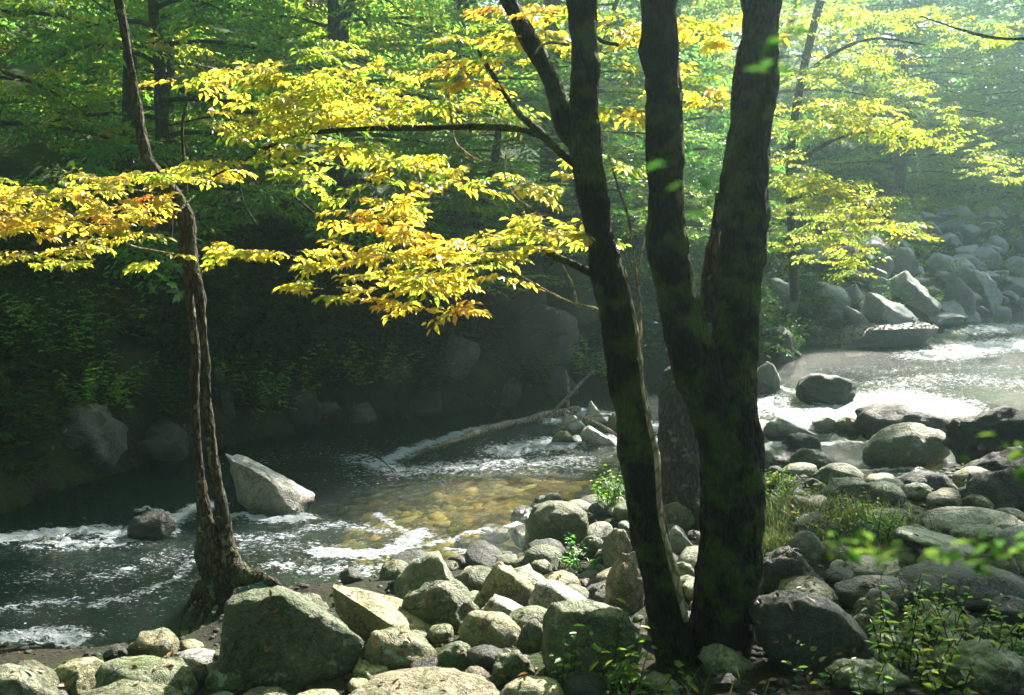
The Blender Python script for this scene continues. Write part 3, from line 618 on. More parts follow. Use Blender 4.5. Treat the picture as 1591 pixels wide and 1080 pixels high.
# ------------------------------------------------------------------ leaves
LV6 = np.array([(0, 0, .04), (.30, .25, .12), (.66, .19, .06), (1.02, .03, -.20), (.66, -.19, .06), (.30, -.25, .12)]); LQ6 = np.array([(0, 5, 4, 3), (0, 3, 2, 1)])
LV4 = np.array([(0, 0, 0), (.5, .32, .04), (1, 0, -.03), (.5, -.32, .04)]); LQ4 = np.array([(0, 3, 2, 1)])
def nrm(a): return a / (np.linalg.norm(a, axis=-1, keepdims=True) + 1e-9)
def add_leaves(mb, P, A, Nn, S, tint, simple=False, mat=0):
    LV, LQ = (LV4, LQ4) if simple else (LV6, LQ6)
    A = nrm(A); B = nrm(np.cross(Nn, A)); C = np.cross(A, B); n = len(P)
    V = P[:, None] + S[:, None, None] * (LV[None, :, 0:1] * A[:, None] + LV[None, :, 1:2] * B[:, None] + LV[None, :, 2:3] * C[:, None])
    Q = (LQ[None] + (np.arange(n) * len(LV))[:, None, None]).reshape(-1, 4)
    mb.add(V.reshape(-1, 3), Q, tint=np.repeat(tint, len(LV)), mat=mat)
def spray_template(rs, nside=4, per=5, leaf=.12):
    """a flat fan of twigs with alternate leaves, length 1 along +x; returns leaf P, A, N and twig lines"""
    P, A, Nn, tw = [], [], [], [np.array([(0, 0, 0), (.5, rs.normal() * .03, .02), (1, rs.normal() * .05, -.06)])]
    lines = [(np.array((0., 0, 0)), np.array((1., 0, -.05)), 1.0)]
    for k in range(nside):
        s = .18 + .7 * k / nside; sg = 1 if k % 2 else -1; a = rs.uniform(.6, 1.0) * sg
        L = .55 * (1 - s * .55); o = np.array((s, 0, .02)); d = np.array((math.cos(a), math.sin(a), rs.uniform(-.15, .05)))
        lines.append((o, d, L)); tw.append(np.array([o, o + d * L]))
    for o, d, L in lines:
        m = max(3, int(per * (L ** .7) * 1.5))
        for j in range(m):
            t = (.2 + .8 * j / (m - 1)) * L; sg = 1 if j % 2 else -1
            ang = math.atan2(d[1], d[0]) + (sg * rs.uniform(.5, 1.1) if j < m - 1 else 0)
            P.append(o + d * t); A.append((math.cos(ang), math.sin(ang), rs.uniform(-.45, .1))); Nn.append(rs.normal(size=3) * .33 + (0, 0, 1))
    return np.array(P), nrm(np.array(A)), nrm(np.array(Nn)), tw
SPR = [spray_template(np.random.RandomState(40 + k), 4 + k % 3, 5) for k in range(6)]
def place_sprays(mb, rs, O, D, L, leaf, tint, up_jit=.35, twigs=None, simple=False, tr=.0015, keep=None):
    """O origins, D directions, L lengths (n); leaf size; tint (n)"""
    D = nrm(D); U = nrm(np.array((0, 0, 1.)) + rs.normal(size=O.shape) * up_jit); Yv = nrm(np.cross(U, D)); Zv = np.cross(D, Yv)
    which = rs.randint(len(SPR), size=len(O))
    for k in range(len(SPR)):
        m = np.where(which == k)[0]
        if not len(m): continue
        P0, A0, N0, tw = SPR[k]; Fm = np.stack([D[m], Yv[m], Zv[m]], 1)
        P = O[m, None] + L[m, None, None] * np.einsum('lk,nkj->nlj', P0, Fm)
        A = np.einsum('lk,nkj->nlj', A0, Fm) + rs.normal(size=P.shape) * .12; Nn = np.einsum('lk,nkj->nlj', N0, Fm) + rs.normal(size=P.shape) * .2
        S = leaf * rs.uniform(.45, 1.3, P.shape[:2]); t = np.clip(tint[m, None] + rs.normal(size=P.shape[:2]) * .13, 0, 1)
        P, A, Nn, S, t = P.reshape(-1, 3), A.reshape(-1, 3), Nn.reshape(-1, 3), S.ravel(), t.ravel()
        if keep is not None: keep.append((P, A, Nn, S, t))
        else: add_leaves(mb, P, A, Nn, S, t, simple)
        if twigs is not None:
            for i in m:
                Fi = np.stack([D[i], Yv[i], Zv[i]], 0)
                for w in tw: tube(twigs, O[i] + L[i] * (w @ Fi), np.linspace(tr, tr * .5, len(w)), 3, cap=False)

# ------------------------------------------------------------------ woodland trees (copied)
def make_tree(seed, H, z0, Rr, nl, nsp, leaf, spl, trunk_r, lean=0., tint=.45, tv=.25, simple=False):
    rs = np.random.RandomState(seed); wood = MB(); fol = MB()
    tr = curve([(0, 0, -.5), (lean * .15 * H, 0, H * .3), (lean * .5 * H + rs.normal() * .15, rs.normal() * .2, H * .62), (lean * H, rs.normal() * .3, H)], 26)
    tube(wood, tr, np.linspace(trunk_r, trunk_r * .18, 26) * (1 + .5 * np.exp(-np.arange(26) * .9)), 10, .04, seed)
    O, D, L = [], [], []
    for i in range(nl):
        t = (i + .5) / nl; z = z0 + (H - z0) * t; b = tr[min(25, int(25 * z / H))]; b = np.array((b[0], b[1], z)); az = i * 2.4 + rs.normal() * .35
        Ll = Rr * (1 - .72 * t ** 1.6) * rs.uniform(.65, 1.15); rise = rs.uniform(.05, .4); dv = np.array((math.cos(az), math.sin(az), 0))
        s = np.linspace(0, 1, 7)[:, None]; side = np.array((-dv[1], dv[0], 0)) * rs.normal() * .12
        ln = b + dv * s * Ll + side * s * s * Ll + np.array((0, 0, 1)) * (rise * s - (rise + .22) * s * s * .8) * Ll
        tube(wood, ln, np.linspace(trunk_r * .3, .008, 7), 5, cap=False)
        m = max(3, int(nsp * Ll / Rr)); ss = rs.uniform(.18, 1.0, m) ** .8
        for q in ss:
            o = ln[0] + (ln[-1] - ln[0]) * 0; k = q * 6; k0 = min(5, int(k)); o = ln[k0] + (ln[k0 + 1] - ln[k0]) * (k - k0)
            a = az + rs.uniform(-1.3, 1.3); O.append(o + rs.normal(size=3) * (.12, .12, .10)); D.append((math.cos(a), math.sin(a), rs.uniform(-.35, .12))); L.append(spl * rs.uniform(.6, 1.25))
    O, D, L = np.array(O), np.array(D), np.array(L)
    tt = np.clip(tint + fbm(O * .5, 2, seed) * tv * 1.5 + rs.normal(size=len(O)) * tv * .4, 0, 1)
    place_sprays(fol, rs, O, D, L, leaf, tt, .35, None, simple)
    return wood.mesh('trunk', BARK_B), fol.mesh('crown', LEAF_G, smooth=False)
TREE = {}
def tree_kind(key, *a, **k): TREE[key] = make_tree(*a, **k)
tree_kind('near1', 1, 8.0, .6, 2.6, 32, 26, .105, .62, .13, .03, .48)
tree_kind('near2', 2, 9.5, 1.2, 3.0, 34, 27, .10, .66, .15, -.04, .56)
tree_kind('near3', 3, 6.0, .3, 2.2, 30, 30, .095, .55, .10, .05, .34)
tree_kind('far1', 4, 13.0, 1.5, 4.0, 40, 30, .19, 1.05, .22, .02, .45, simple=True)
tree_kind('far2', 5, 16.0, 3.0, 4.6, 42, 32, .20, 1.15, .26, -.02, .40, simple=True)
tree_kind('high', 6, 15.0, 6.5, 4.6, 34, 40, .13, .95, .24, .03, .45, simple=True)
tree_kind('leaning', 16, 14.0, 7.5, 4.2, 30, 42, .13, .9, .22, .25, .45, simple=True)
def put_tree(x, y, key, s, label, group, rz=None, cat='tree', sz=None):
    z = float(ground_z(x, y)[0]); r = empty('broadleaf_tree', (x, y, z), label, cat, group)
    r.scale = (s, s, sz or s); r.rotation_euler.z = rz if rz is not None else rg.uniform(0, 6.28)
    for nm, me in zip(('trunk', 'crown'), TREE[key]):
        o = bpy.data.objects.new(nm, me); COL.objects.link(o); o.parent = r
    return r
GT = 'trees on the hillside across the stream'
spec = [
 (-7.2, 13.2, 'near2', 1.0, 'green leafy tree on the dark bank at the left edge'),
 (-4.9, 14.2, 'near1', 1.05, 'green tree on the far bank behind the slender leaning tree'),
 (-2.6, 15.4, 'near2', .95, 'yellow-green tree above the dark bank left of centre'),
 (-.6, 16.6, 'near1', 1.0, 'green tree on the far bank behind the long horizontal bough'),
 (1.2, 18.0, 'near2', .95, 'dusky green tree behind the left trunk'),
 (-9.0, 17.0, 'near1', 1.3, 'dense green tree in the upper left corner'),
 (-6.3, 18.5, 'near2', 1.25, 'tall green tree behind the pale upper stem at the left'),
 (-3.4, 19.5, 'near1', 1.3, 'green tree behind the golden boughs at the top'),
 (-1.0, 21.0, 'near2', 1.3, 'dark green tree at the top middle behind the arching branch'),
 (1.8, 22.5, 'near1', 1.3, 'bluish green tree between the left and the middle trunk'),
 (3.4, 20.4, 'near3', 1.0, 'pale hazy sapling seen between the middle and right trunks'),
 (3.9, 24.5, 'near2', 1.35, 'hazy green tree right of the thick trunks'),
 (7.0, 28.5, 'near2', 1.3, 'hazy light green tree at the top right'),
 (-12.5, 21.0, 'near2', 1.3, 'green tree high on the slope at the left edge'),
 (-9.5, 24.5, 'near1', 1.5, 'dim green tree high behind the upper left corner'),
 (-5.0, 25.5, 'near2', 1.4, 'dim green tree high behind the golden boughs'),
 (12.5, 32.5, 'near2', 1.3, 'hazy pale tree in the top right corner'),
 (17.5, 34.0, 'near1', 1.5, 'bluish hazy tree at the right edge behind the rock wall'),
 (16.6, 30.0, 'near3', .6, 'small pale hazy tree above the rock wall near the right edge'),
]
for x, y, k, s, lab in spec: put_tree(x, y, k, s, lab, GT, sz=s * (.55 if -1 < x < 1.5 and y < 19 else .6 if x > 12 else .74 if y > 16.5 and x < 3 else 1))
rt = np.random.RandomState(5)
def tree_label(x, y):
    sx, sy, _, _, sl_ = min(spec, key=lambda q: abs(q[0] / q[1] - x / y)); side = 'right' if x / y > sx / sy else 'left'
    row = {36: 'nearer', 46: 'far', 56: 'farthest'}[y]; w = sl_.split(' '); k = next((i for i, q in enumerate(w) if i > 1 and q in ('at', 'on', 'above', 'behind', 'in', 'between', 'leaning', 'seen', 'right', 'left')), len(w))
    pre = ' '.join(w[:max(k, 2)]); tail = ' '.join(w[k:k + 5]) if sum(q[4].startswith(pre) for q in spec) > 1 else ''
    for sz in ('broad', 'tall', 'dim', 'pale'):
        lab = f'{sz} {row} slope tree just {side} of the {pre} {tail}'.strip()
        if lab not in USED: break
    USED[lab] = 1; return lab
for x, y, s in ((19.5, 37.5, .9), (23.5, 43.0, 1.0), (27.0, 50.0, 1.1), (15.5, 41.0, 1.0)):
    put_tree(x, y, 'far1', s, {19.5: 'hazy tree closing the top right corner', 23.5: 'pale tree behind the top right corner tree', 27.0: 'faint tree deepest in the top right corner', 15.5: 'pale tree left of the top right corner trees'}[x], 'distant trees of the wooded slope')
for gyy, xs in ((36, (-17, -12)), (46, (-22, -15, -9, -3, 3, 9, 15, 21, 27, 33)), (56, (-28, -20, -12, -4, 4, 11, 18, 25, 32, 39, 46))):
    for x in xs:
        put_tree(x + rt.normal() * .8, gyy + rt.normal() * 1.2, ('far1', 'far2')[rt.randint(2)], rt.uniform(.85, 1.25), tree_label(x, gyy), 'distant trees of the wooded slope')

BANKR = [(o.location.x, o.location.y, max(o.dimensions.x, o.dimensions.y) / 2) for o in scene.objects if o.get('group') == FB and o.location.x < 3]
bpy.context.view_layer.update()
# low growth on the banks
def bank_growth(name, xr, yr, n, test, spl, leaf, tint, mat, label, rise=.5):
    rs = np.random.RandomState(len(name) + n); xs = rs.uniform(*xr, n * 5); ys = rs.uniform(*yr, n * 5); ok = test(xs, ys)
    ok &= np.array([not any((a_ - x_) ** 2 + (b_ - y_) ** 2 < r_ * r_ * .8 or (abs(a_ - x_) < r_ and 0 < y_ - b_ < .5 + r_) for x_, y_, r_ in BANKR) for a_, b_ in zip(xs, ys)]); dens = fbm(np.stack([xs, ys, 0 * xs], -1) * .55, 2, 4.) > -.3; ok &= dens; xs, ys = xs[ok][:n], ys[ok][:n]
    O = np.stack([xs, ys, ground_z(xs, ys) + rs.uniform(0, .25, len(xs)) * spl], -1); a = rs.uniform(0, 6.28, len(xs))
    D = np.stack([np.cos(a), np.sin(a), rs.uniform(-.1, 1.2, len(xs)) * rise], -1)
    mb = MB(); place_sprays(mb, rs, O, D, spl * rs.uniform(.5, 1.3, len(xs)), leaf, np.clip(tint + fbm(O * .6, 2) * .4, 0, 1), .5, None, leaf > .085)
    tag(mb.build(name, mat, smooth=False), label, None, None, 'stuff')
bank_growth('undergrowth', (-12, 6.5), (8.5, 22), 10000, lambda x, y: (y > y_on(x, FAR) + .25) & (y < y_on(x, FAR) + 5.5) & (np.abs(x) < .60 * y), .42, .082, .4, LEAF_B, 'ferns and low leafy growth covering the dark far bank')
bank_growth('slope_growth', (4, 24), (22, 42), 4200, lambda x, y: (y > y_on(x, FAR) + 3.4) & (np.abs(x) < .62 * y) & (x > 3), .6, .07, .6, LEAF_G, 'hazy grassy brush on the slope above the rock wall')

bank_growth('ledge_growth', (4.5, 19), (18, 34), 700, lambda x, y: (y > y_on(x, FAR) + .9) & (y < y_on(x, FAR) + 5.5) & (np.abs(x) < .60 * y), .40, .07, .5, LEAF_G, 'grass and small plants growing between the blocks of the rock wall')
# ------------------------------------------------------------------ the big tree with several trunks
def stem_pts(rows, depth, dd=0.0):
    """rows: (px left, px right, py) -> centre line and radius"""
    out = []
    for i, (a, b, y) in enumerate(rows):
        d = depth + dd * (y - 1080) / 1080.; p = at((a + b) / 2, y, d); out.append((*p, (b - a) / 2 / F * d * .91))
    return out
tree_base = hit(1118, 1125); DB = 5.0
big = empty('multi_stemmed_tree', (at(1118, 1130, DB)), 'dark mossy tree of three thick trunks rising from the near bank, bearing golden boughs', 'tree')
def trunk_part(name, rows, depth, dd, mat, seed, sides=72, step=.022, rough=.022, ridges=.018, flare=.0, parent=None, label=None):
    P = np.array(stem_pts(rows, depth, dd)); L = np.linalg.norm(np.diff(P[:, :3], axis=0), axis=1).sum(); C = curve(P, int(L / step))
    mb = MB(); tube(mb, C[:, :3], C[:, 3], sides, rough, seed, ridges=ridges)
    o = mb.build(name, mat, parent)
    if label: o['label'] = label
    return o
A_rows = [(870, 905, -900), (875, 912, -450), (880, 920, -150), (883, 925, 0), (886, 932, 100), (885, 937, 200), (893, 945, 300), (915, 965, 400), (925, 979, 450), (933, 990, 500), (945, 1005, 600), (957, 1022, 700), (973, 1035, 800), (992, 1058, 900), (1010, 1085, 1000), (1022, 1105, 1080), (1026, 1130, 1160)]
B_rows = [(985, 1030, -900), (990, 1045, -400), (995, 1052, 0), (997, 1055, 100), (1000, 1060, 200), (1003, 1066, 300), (1008, 1076, 400), (1026, 1098, 500), (1050, 1126, 590), (1070, 1136, 640), (1083, 1145, 700), (1085, 1150, 820), (1072, 1150, 950), (1068, 1150, 1100), (1060, 1160, 1160)]
C_rows = [(1190, 1240, -900), (1165, 1220, -400), (1150, 1213, 0), (1143, 1210, 100), (1132, 1200, 200), (1122, 1196, 300), (1112, 1190, 400), (1104, 1183, 500), (1096, 1180, 600), (1092, 1190, 700), (1088, 1193, 800), (1082, 1187, 900), (1074, 1170, 1000), (1070, 1168, 1080), (1050, 1190, 1160)]
trunk_part('trunk', A_rows, DB - .05, 0, BARK, 3., parent=big, label='left leaning trunk with light bark strip on its right side')
trunk_part('trunk', B_rows, DB + .12, .35, BARK, 13., parent=big, label='middle trunk, dark brown and mossy')
trunk_part('trunk', C_rows, DB, -.1, BARK, 23., sides=84, parent=big, label='right trunk, thickest and darkest')
trunk_part('limb', [(1108, 1130, 300), (1096, 1122, 380), (1088, 1118, 440), (1085, 1112, 500)], DB + .35, 0, BARK2, 33., 20, .03, .02, .01, parent=big, label='short lichen-covered limb between the middle and right trunks')
def branch(parent, pix, name='branch', mat=BARK, sides=10, n=50, rough=.006, ridges=.004, label=None, mb=None):
    """pix rows: (px, py, width px, depth)"""
    P = np.array([(*at(a, b, d), w / 2 / F * d) for a, b, w, d in pix]); C = curve(P, n); own = mb is None; mb = mb or MB()
    tube(mb, C[:, :3], np.maximum(C[:, 3], .0012), sides, rough, 5., ridges=ridges)
    if own:
        o = mb.build(name, mat, parent)
        if label: o['label'] = label
    return C
branch(big, [(905, 235, 30, 5.0), (882, 205, 30, 5.0), (858, 130, 28, 5.05), (822, 60, 27, 5.1), (792, 0, 24, 5.15), (760, -90, 22, 5.2), (700, -300, 16, 5.3)], sides=24, n=90, rough=.012, ridges=.01, label='thick bough rising left from the left trunk')
branch(big, [(905, 262, 17, 5.0), (872, 238, 13, 5.05), (838, 205, 12, 5.15), (808, 178, 11, 5.3), (780, 140, 8, 5.4), (760, 108, 7, 5.5), (742, 78, 4, 5.6)])
branch(big, [(845, 212, 9, 5.1), (800, 200, 10, 5.3), (740, 197, 10, 5.5), (660, 199, 9, 5.8), (570, 200, 8, 6.0), (490, 206, 7, 6.1), (430, 222, 6, 6.2), (380, 248, 5, 6.3), (330, 275, 4, 6.3)], label='long horizontal bough of golden leaves')
branch(big, [(935, 432, 15, 5.0), (900, 415, 12, 5.1), (862, 398, 11, 5.2), (836, 383, 11, 5.3), (790, 397, 9, 5.5), (740, 410, 7, 5.7), (680, 420, 6, 5.9), (600, 433, 5, 6.1), (540, 440, 3, 6.2)], label='lower arching bough of golden leaves')
branch(big, [(960, 70, 6, 5.05), (930, 60, 6, 5.2), (900, 20, 5, 5.3), (880, -30, 4, 5.4)])
branch(big, [(940, 560, 5, 5.05), (935, 488, 4, 5.15), (880, 468, 4, 5.3), (820, 435, 3.5, 5.5), (775, 408, 3, 5.6)], mat=BARK_P, label='pale bare twig arching left of the left trunk')
branch(big, [(898, 478, 3, 5.25), (890, 445, 2.5, 5.3), (874, 412, 2, 5.3)], mat=BARK_P, name='twig')
branch(big, [(692, 100, 3, 5.8), (697, 150, 4, 5.8), (703, 195, 4, 5.75), (708, 222, 3.5, 5.7), (730, 243, 3, 5.7), (745, 250, 2, 5.7)], mat=BARK_P, name='twig')
branch(big, [(786, 240, 3, 5.4), (785, 275, 3, 5.4), (800, 305, 3, 5.4), (826, 325, 2.4, 5.4)], mat=BARK_P, name='twig')
branch(big, [(700, 185, 3, 5.7), (740, 180, 3, 5.6), (765, 186, 2.5, 5.6), (775, 178, 2, 5.6)], mat=BARK_P, name='twig')
branch(big, [(830, 85, 4, 5.0), (840, 72, 5, 5.0), (858, 66, 4, 5.0), (885, 70, 4, 5.0)], mat=BARK_P, name='twig')
rsc = np.random.RandomState(4); crown_w, crown_f = MB(), MB(); O, D = [], []
for k in range(16):
    a = k * 2.4; z = 6.4 + k * .3; b0 = np.array(((.5, .9, 1.5)[k % 3], 5.0, z)); L_ = rsc.uniform(1.6, 3.0); e = b0 + (math.cos(a) * L_, math.sin(a) * L_, .5); ln = curve([b0, (b0 + e) / 2 + (0, 0, .35), e], 10)
    tube(crown_w, ln, np.linspace(.05, .008, 10), 6, cap=False)
    for q in range(30): i = rsc.randint(3, 10); O.append(ln[i] + rsc.normal(size=3) * .25); D.append(rsc.normal(size=3) * (1, 1, .2))
place_sprays(crown_f, rsc, np.array(O), np.array(D), rsc.uniform(.4, .8, len(O)), .085, rsc.uniform(.1, .5, len(O)))
crown_w.build('upper_limbs', BARK, big); o = crown_f.build('crown', LEAF_Y, big, smooth=False)
# climbing vine
vine = empty('climbing_vine', at(1050, 960, 4.86), 'thin pale woody vine climbing the right side of the left trunk', 'vine')
branch(vine, [(1066, 965, 10, 4.80), (1052, 905, 11, 4.80), (1037, 850, 10, 4.81), (1026, 800, 9, 4.82), (1022, 740, 8, 4.82), (1018, 695, 9, 4.83), (1007, 650, 8, 4.84), (998, 600, 7, 4.85), (993, 540, 6, 4.86), (987, 500, 6, 4.87), (977, 450, 6, 4.87), (970, 418, 5, 4.87)], 'stem', BARK_P, 8, 160, .006)
branch(vine, [(999, 605, 6, 4.85), (996, 540, 5, 4.9), (994, 470, 5, 4.95), (986, 410, 4, 5.0), (978, 345, 4, 5.0), (957, 280, 3, 5.0), (944, 235, 2, 5.0)], 'stem', BARK_P, 6, 90, .004)
branch(vine, [(988, 430, 3, 5.1), (1000, 380, 2.5, 5.15), (1003, 350, 2, 5.2)], 'stem', BARK_P, 5, 20, 0)

# ------------------------------------------------------------------ slender tree at the left with twin stems and bare roots
DL = 7.2
sl = empty('slender_tree', at(352, 870, DL), 'slender leaning twin-stemmed tree with rim-lit bark standing on bare roots at the left', 'tree')
trunk_part('trunk', [(172, 186, -60), (178, 192, 0), (188, 203, 60), (196, 212, 110), (205, 222, 170), (218, 236, 240), (238, 258, 275), (262, 286, 308), (275, 302, 340), (280, 308, 400), (299, 318, 450), (306, 321, 500), (314, 327, 560), (315, 329, 620), (319, 337, 690), (328, 350, 760), (336, 360, 810), (343, 368, 870)], DL, 0, BARK2, 41., 26, .02, .012, .010, parent=sl, label='right stem running up into the pale leaning top')
trunk_part('trunk', [(280, 296, 370), (284, 302, 420), (288, 304, 472), (296, 311, 540), (294, 310, 600), (297, 313, 690), (303, 323, 760), (306, 331, 800), (306, 330, 830)], DL + .03, 0, BARK2, 47., 20, .02, .009, .009, parent=sl, label='left of the twin stems')
for rw in ([(318, 800, 26, DL), (322, 840, 36, DL), (330, 880, 42, DL), (350, 898, 40, DL - .03), (372, 898, 30, DL - .08), (398, 892, 18, DL - .12), (415, 902, 12, DL - .15), (460, 922, 9, DL - .3)],
           [(355, 850, 26, DL), (362, 880, 34, DL - .05), (382, 893, 30, DL - .1), (404, 898, 16, DL - .15)],
           [(335, 885, 34, DL), (322, 920, 26, DL), (310, 945, 18, DL), (298, 970, 14, DL - .03), (292, 1012, 12, DL - .05)],
           [(350, 890, 30, DL), (352, 920, 26, DL), (345, 950, 16, DL - .05), (330, 975, 12, DL - .08), (322, 1010, 9, DL - .1)],
           [(322, 905, 30, DL + .1), (300, 930, 16, DL + .1), (284, 955, 11, DL + .1), (276, 1000, 8, DL + .1)],
           [(340, 915, 24, DL), (318, 955, 10, DL - .1), (310, 985, 8, DL - .1), (312, 1018, 7, DL - .1)], [(300, 938, 8, DL + .05), (318, 948, 8, DL), (338, 962, 7, DL - .05), (346, 990, 6, DL - .1)]):
    branch(sl, rw, 'root', BARK2, 16, 60, .03, .02)
branch(sl, [(300, 305, 5, DL), (285, 320, 5, DL - .1), (268, 340, 5, DL - .2), (266, 375, 4, DL - .2)], 'branch', BARK2, 8, 40)
branch(sl, [(290, 300, 6, DL), (286, 250, 6, DL), (283, 200, 5, DL), (290, 160, 4, DL), (298, 135, 3, DL)], 'branch', BARK2, 8, 40)
branch(sl, [(288, 310, 6, DL), (240, 300, 5, DL - .2), (170, 295, 4, DL - .4), (90, 300, 3, DL - .5), (-20, 315, 2, DL - .6)], 'branch', BARK2, 8, 40)
branch(sl, [(285, 340, 5, DL), (220, 345, 4, DL - .2), (140, 350, 3, DL - .4), (40, 356, 2, DL - .5)], 'branch', BARK2, 8, 40)
branch(sl, [(270, 395, 5, DL), (215, 385, 4, DL - .1), (185, 372, 3, DL - .2), (120, 340, 2, DL - .2)], 'branch', BARK_P, 8, 40)

# golden sprays along strokes of the photograph
def stroke_sprays(owner, strokes, seed, leaf, spl, one_by_one, mat, dj=.3, thin=.82):
    rs = np.random.RandomState(seed); keep = []; tw = MB()
    for pts, rpx, n, depth, tint in strokes:
        C = curve(np.array([(a, b, 0) for a, b in pts], float), 60)[:, :2]; O, D = [], []
        n = max(3, int(n * thin))
        for i in range(n):
            k = rs.randint(0, 59); q = C[k] + rs.normal(size=2) * rpx * (.8, .36); d = depth + rs.normal() * dj
            tg = C[min(59, k + 1)] - C[k]; tg = tg / (np.linalg.norm(tg) + 1e-6)
            O.append(at(q[0], q[1], d)); a = rs.uniform(0, 6.28) if rs.rand() < .35 else (math.pi if rs.rand() < .65 else 0) + rs.normal() * .8
            D.append((math.cos(a), math.sin(a), rs.normal() * .16 - .12))
        O, D = np.array(O), np.array(D, float)
        place_sprays(None, rs, O, D, spl * rs.uniform(.55, 1.2, n), leaf, np.clip(tint + rs.normal(size=n) * .16, 0, 1), .24, tw, tr=.0024, keep=keep)
    P, A, Nn, S, t = [np.concatenate([k[i] for k in keep]) for i in range(5)]
    order = np.argsort(-S / P[:, 1]); one = order[:one_by_one]; rest = order[one_by_one:]
    mb = MB(); add_leaves(mb, P[rest], A[rest], Nn[rest], S[rest], t[rest]); o = mb.build('foliage', mat, owner, smooth=False); o['kind'] = 'stuff'
    o = tw.build('twigs', BARK_P, owner); o['kind'] = 'stuff'
    loc = Vector(owner.location)
    for i in one:
        a = nrm(A[i]); b = nrm(np.cross(Nn[i], a)); c = np.cross(a, b); s = S[i]
        ob = bpy.data.objects.new('leaf', LEAFM[mat.name][min(7, int(t[i] * 8))]); COL.objects.link(ob); ob.parent = owner
        ob.matrix_basis = Matrix(((a[0] * s, b[0] * s, c[0] * s, P[i][0] - loc.x), (a[1] * s, b[1] * s, c[1] * s, P[i][1] - loc.y), (a[2] * s, b[2] * s, c[2] * s, P[i][2] - loc.z), (0, 0, 0, 1)))
LEAFM = {}
def leaf_meshes(mat):
    out = []
    for k in range(8):
        s = np.linspace(0, 1, 5); w = np.array((0.02, .26, .30, .2, 0.0)); bend = .05 + .02 * (k % 4)
        V = [(a, sg * b, .16 * b - bend * a * a) for a, b in zip(s, w) for sg in (1, 0, -1)]
        Q = [(i * 3 + j, i * 3 + j + 1, i * 3 + j + 4, i * 3 + j + 3) for i in range(4) for j in range(2)]
        mb = MB(); mb.add(V, Q, tint=(k + .5) / 8); out.append(mb.mesh('leaf', mat))
    LEAFM[mat.name] = out
leaf_meshes(LEAF_Y); leaf_meshes(LEAF_G)
Y1, OR, YG = .36, .66, .15
stroke_sprays(big, [
 ([(340, 105), (440, 110), (560, 150), (690, 160)], 30, 62, 6.0, Y1), ([(330, 195), (430, 185), (590, 178), (700, 172)], 26, 58, 6.0, Y1), ([(350, 150), (450, 165), (560, 120)], 22, 26, 6.2, Y1),
 ([(300, 262), (400, 235), (500, 228), (600, 240), (760, 262)], 22, 46, 6.1, Y1), ([(690, 58), (750, 68), (800, 110)], 20, 14, 5.6, Y1), ([(700, 100), (740, 110), (720, 135)], 16, 10, 5.6, OR),
 ([(760, 14), (870, 18)], 14, 9, 5.4, OR), ([(800, 25), (870, 70)], 26, 22, 5.5, .35), ([(935, 20), (985, 60), (1000, 100)], 28, 26, 5.6, .35), ([(1060, 20), (1135, 55)], 22, 18, 5.5, .4),
 ([(1062, 120), (1105, 165)], 14, 9, 5.5, .35), ([(940, 180), (985, 160)], 8, 3, 5.5, .4), ([(525, 318), (600, 340), (680, 380), (750, 388)], 20, 44, 6.0, .72), ([(355, 395), (450, 392), (520, 402), (600, 432), (700, 440)], 17, 56, 6.1, .5),
 ([(470, 445), (545, 462)], 12, 9, 6.1, .35), ([(600, 468), (720, 478)], 8, 11, 6.0, .7), ([(630, 408), (770, 425)], 18, 22, 5.9, .4), ([(740, 400), (800, 362), (880, 350), (905, 385)], 22, 34, 5.5, .38),
 ([(560, 385), (640, 400)], 16, 14, 6.0, .5), ([(690, 280), (760, 288), (860, 290), (925, 270)], 14, 14, 5.5, Y1), ([(610, 250), (640, 300), (700, 290)], 14, 8, 5.8, .6), ([(930, 240), (990, 260)], 16, 8, 5.6, .3),
 ([(430, 70), (520, 80), (600, 95)], 22, 18, 6.4, YG), ([(450, 260), (540, 290), (700, 330)], 26, 20, 6.4, .1)], 3, .052, .24, 290, LEAF_Y)
stroke_sprays(sl, [
 ([(-20, 305), (100, 288), (200, 275), (300, 268)], 20, 54, 6.9, Y1), ([(-20, 350), (100, 345), (260, 322)], 20, 46, 6.9, .58), ([(-10, 392), (80, 392), (170, 378), (230, 350)], 13, 22, 7.0, .25),
 ([(-20, 325), (110, 318), (240, 300)], 18, 30, 6.8, .55), ([(-10, 412), (60, 408), (150, 405)], 7, 8, 7.1, .08), ([(285, 125), (330, 128)], 6, 4, 7.1, .6), ([(240, 410), (268, 395)], 10, 5, 7.1, .1),
 ([(300, 262), (370, 270)], 10, 8, 7.0, .4)], 9, .053, .25, 290, LEAF_Y)

# the gold tree over the rock wall gets brighter boughs
hz = empty('overhanging_tree', hit(1236, 470), 'hazy sunlit tree whose pale yellow boughs hang over the far rock wall', 'tree')
DZ = 14.5
branch(hz, [(1236, 480, 15, hz.location.y), (1232, 400, 14, 18.5), (1228, 250, 13, 18), (1246, 120, 12, 17.5), (1275, 0, 13, 17)], 'trunk', BARK_B, 10, 40)
branch(hz, [(1230, 260, 9, 18), (1290, 220, 6, 16.5), (1360, 205, 4, 15.5), (1440, 225, 2, 15)], 'branch', BARK_B, 6, 30)
branch(hz, [(1228, 310, 9, 18), (1280, 290, 6, 16.5), (1330, 310, 4, 15.5), (1400, 350, 2, 15)], 'branch', BARK_B, 6, 30)
branch(hz, [(1245, 120, 8, 17.5), (1300, 80, 6, 16.5), (1360, 60, 4, 15.5), (1440, 70, 2, 15)], 'branch', BARK_B, 6, 30)
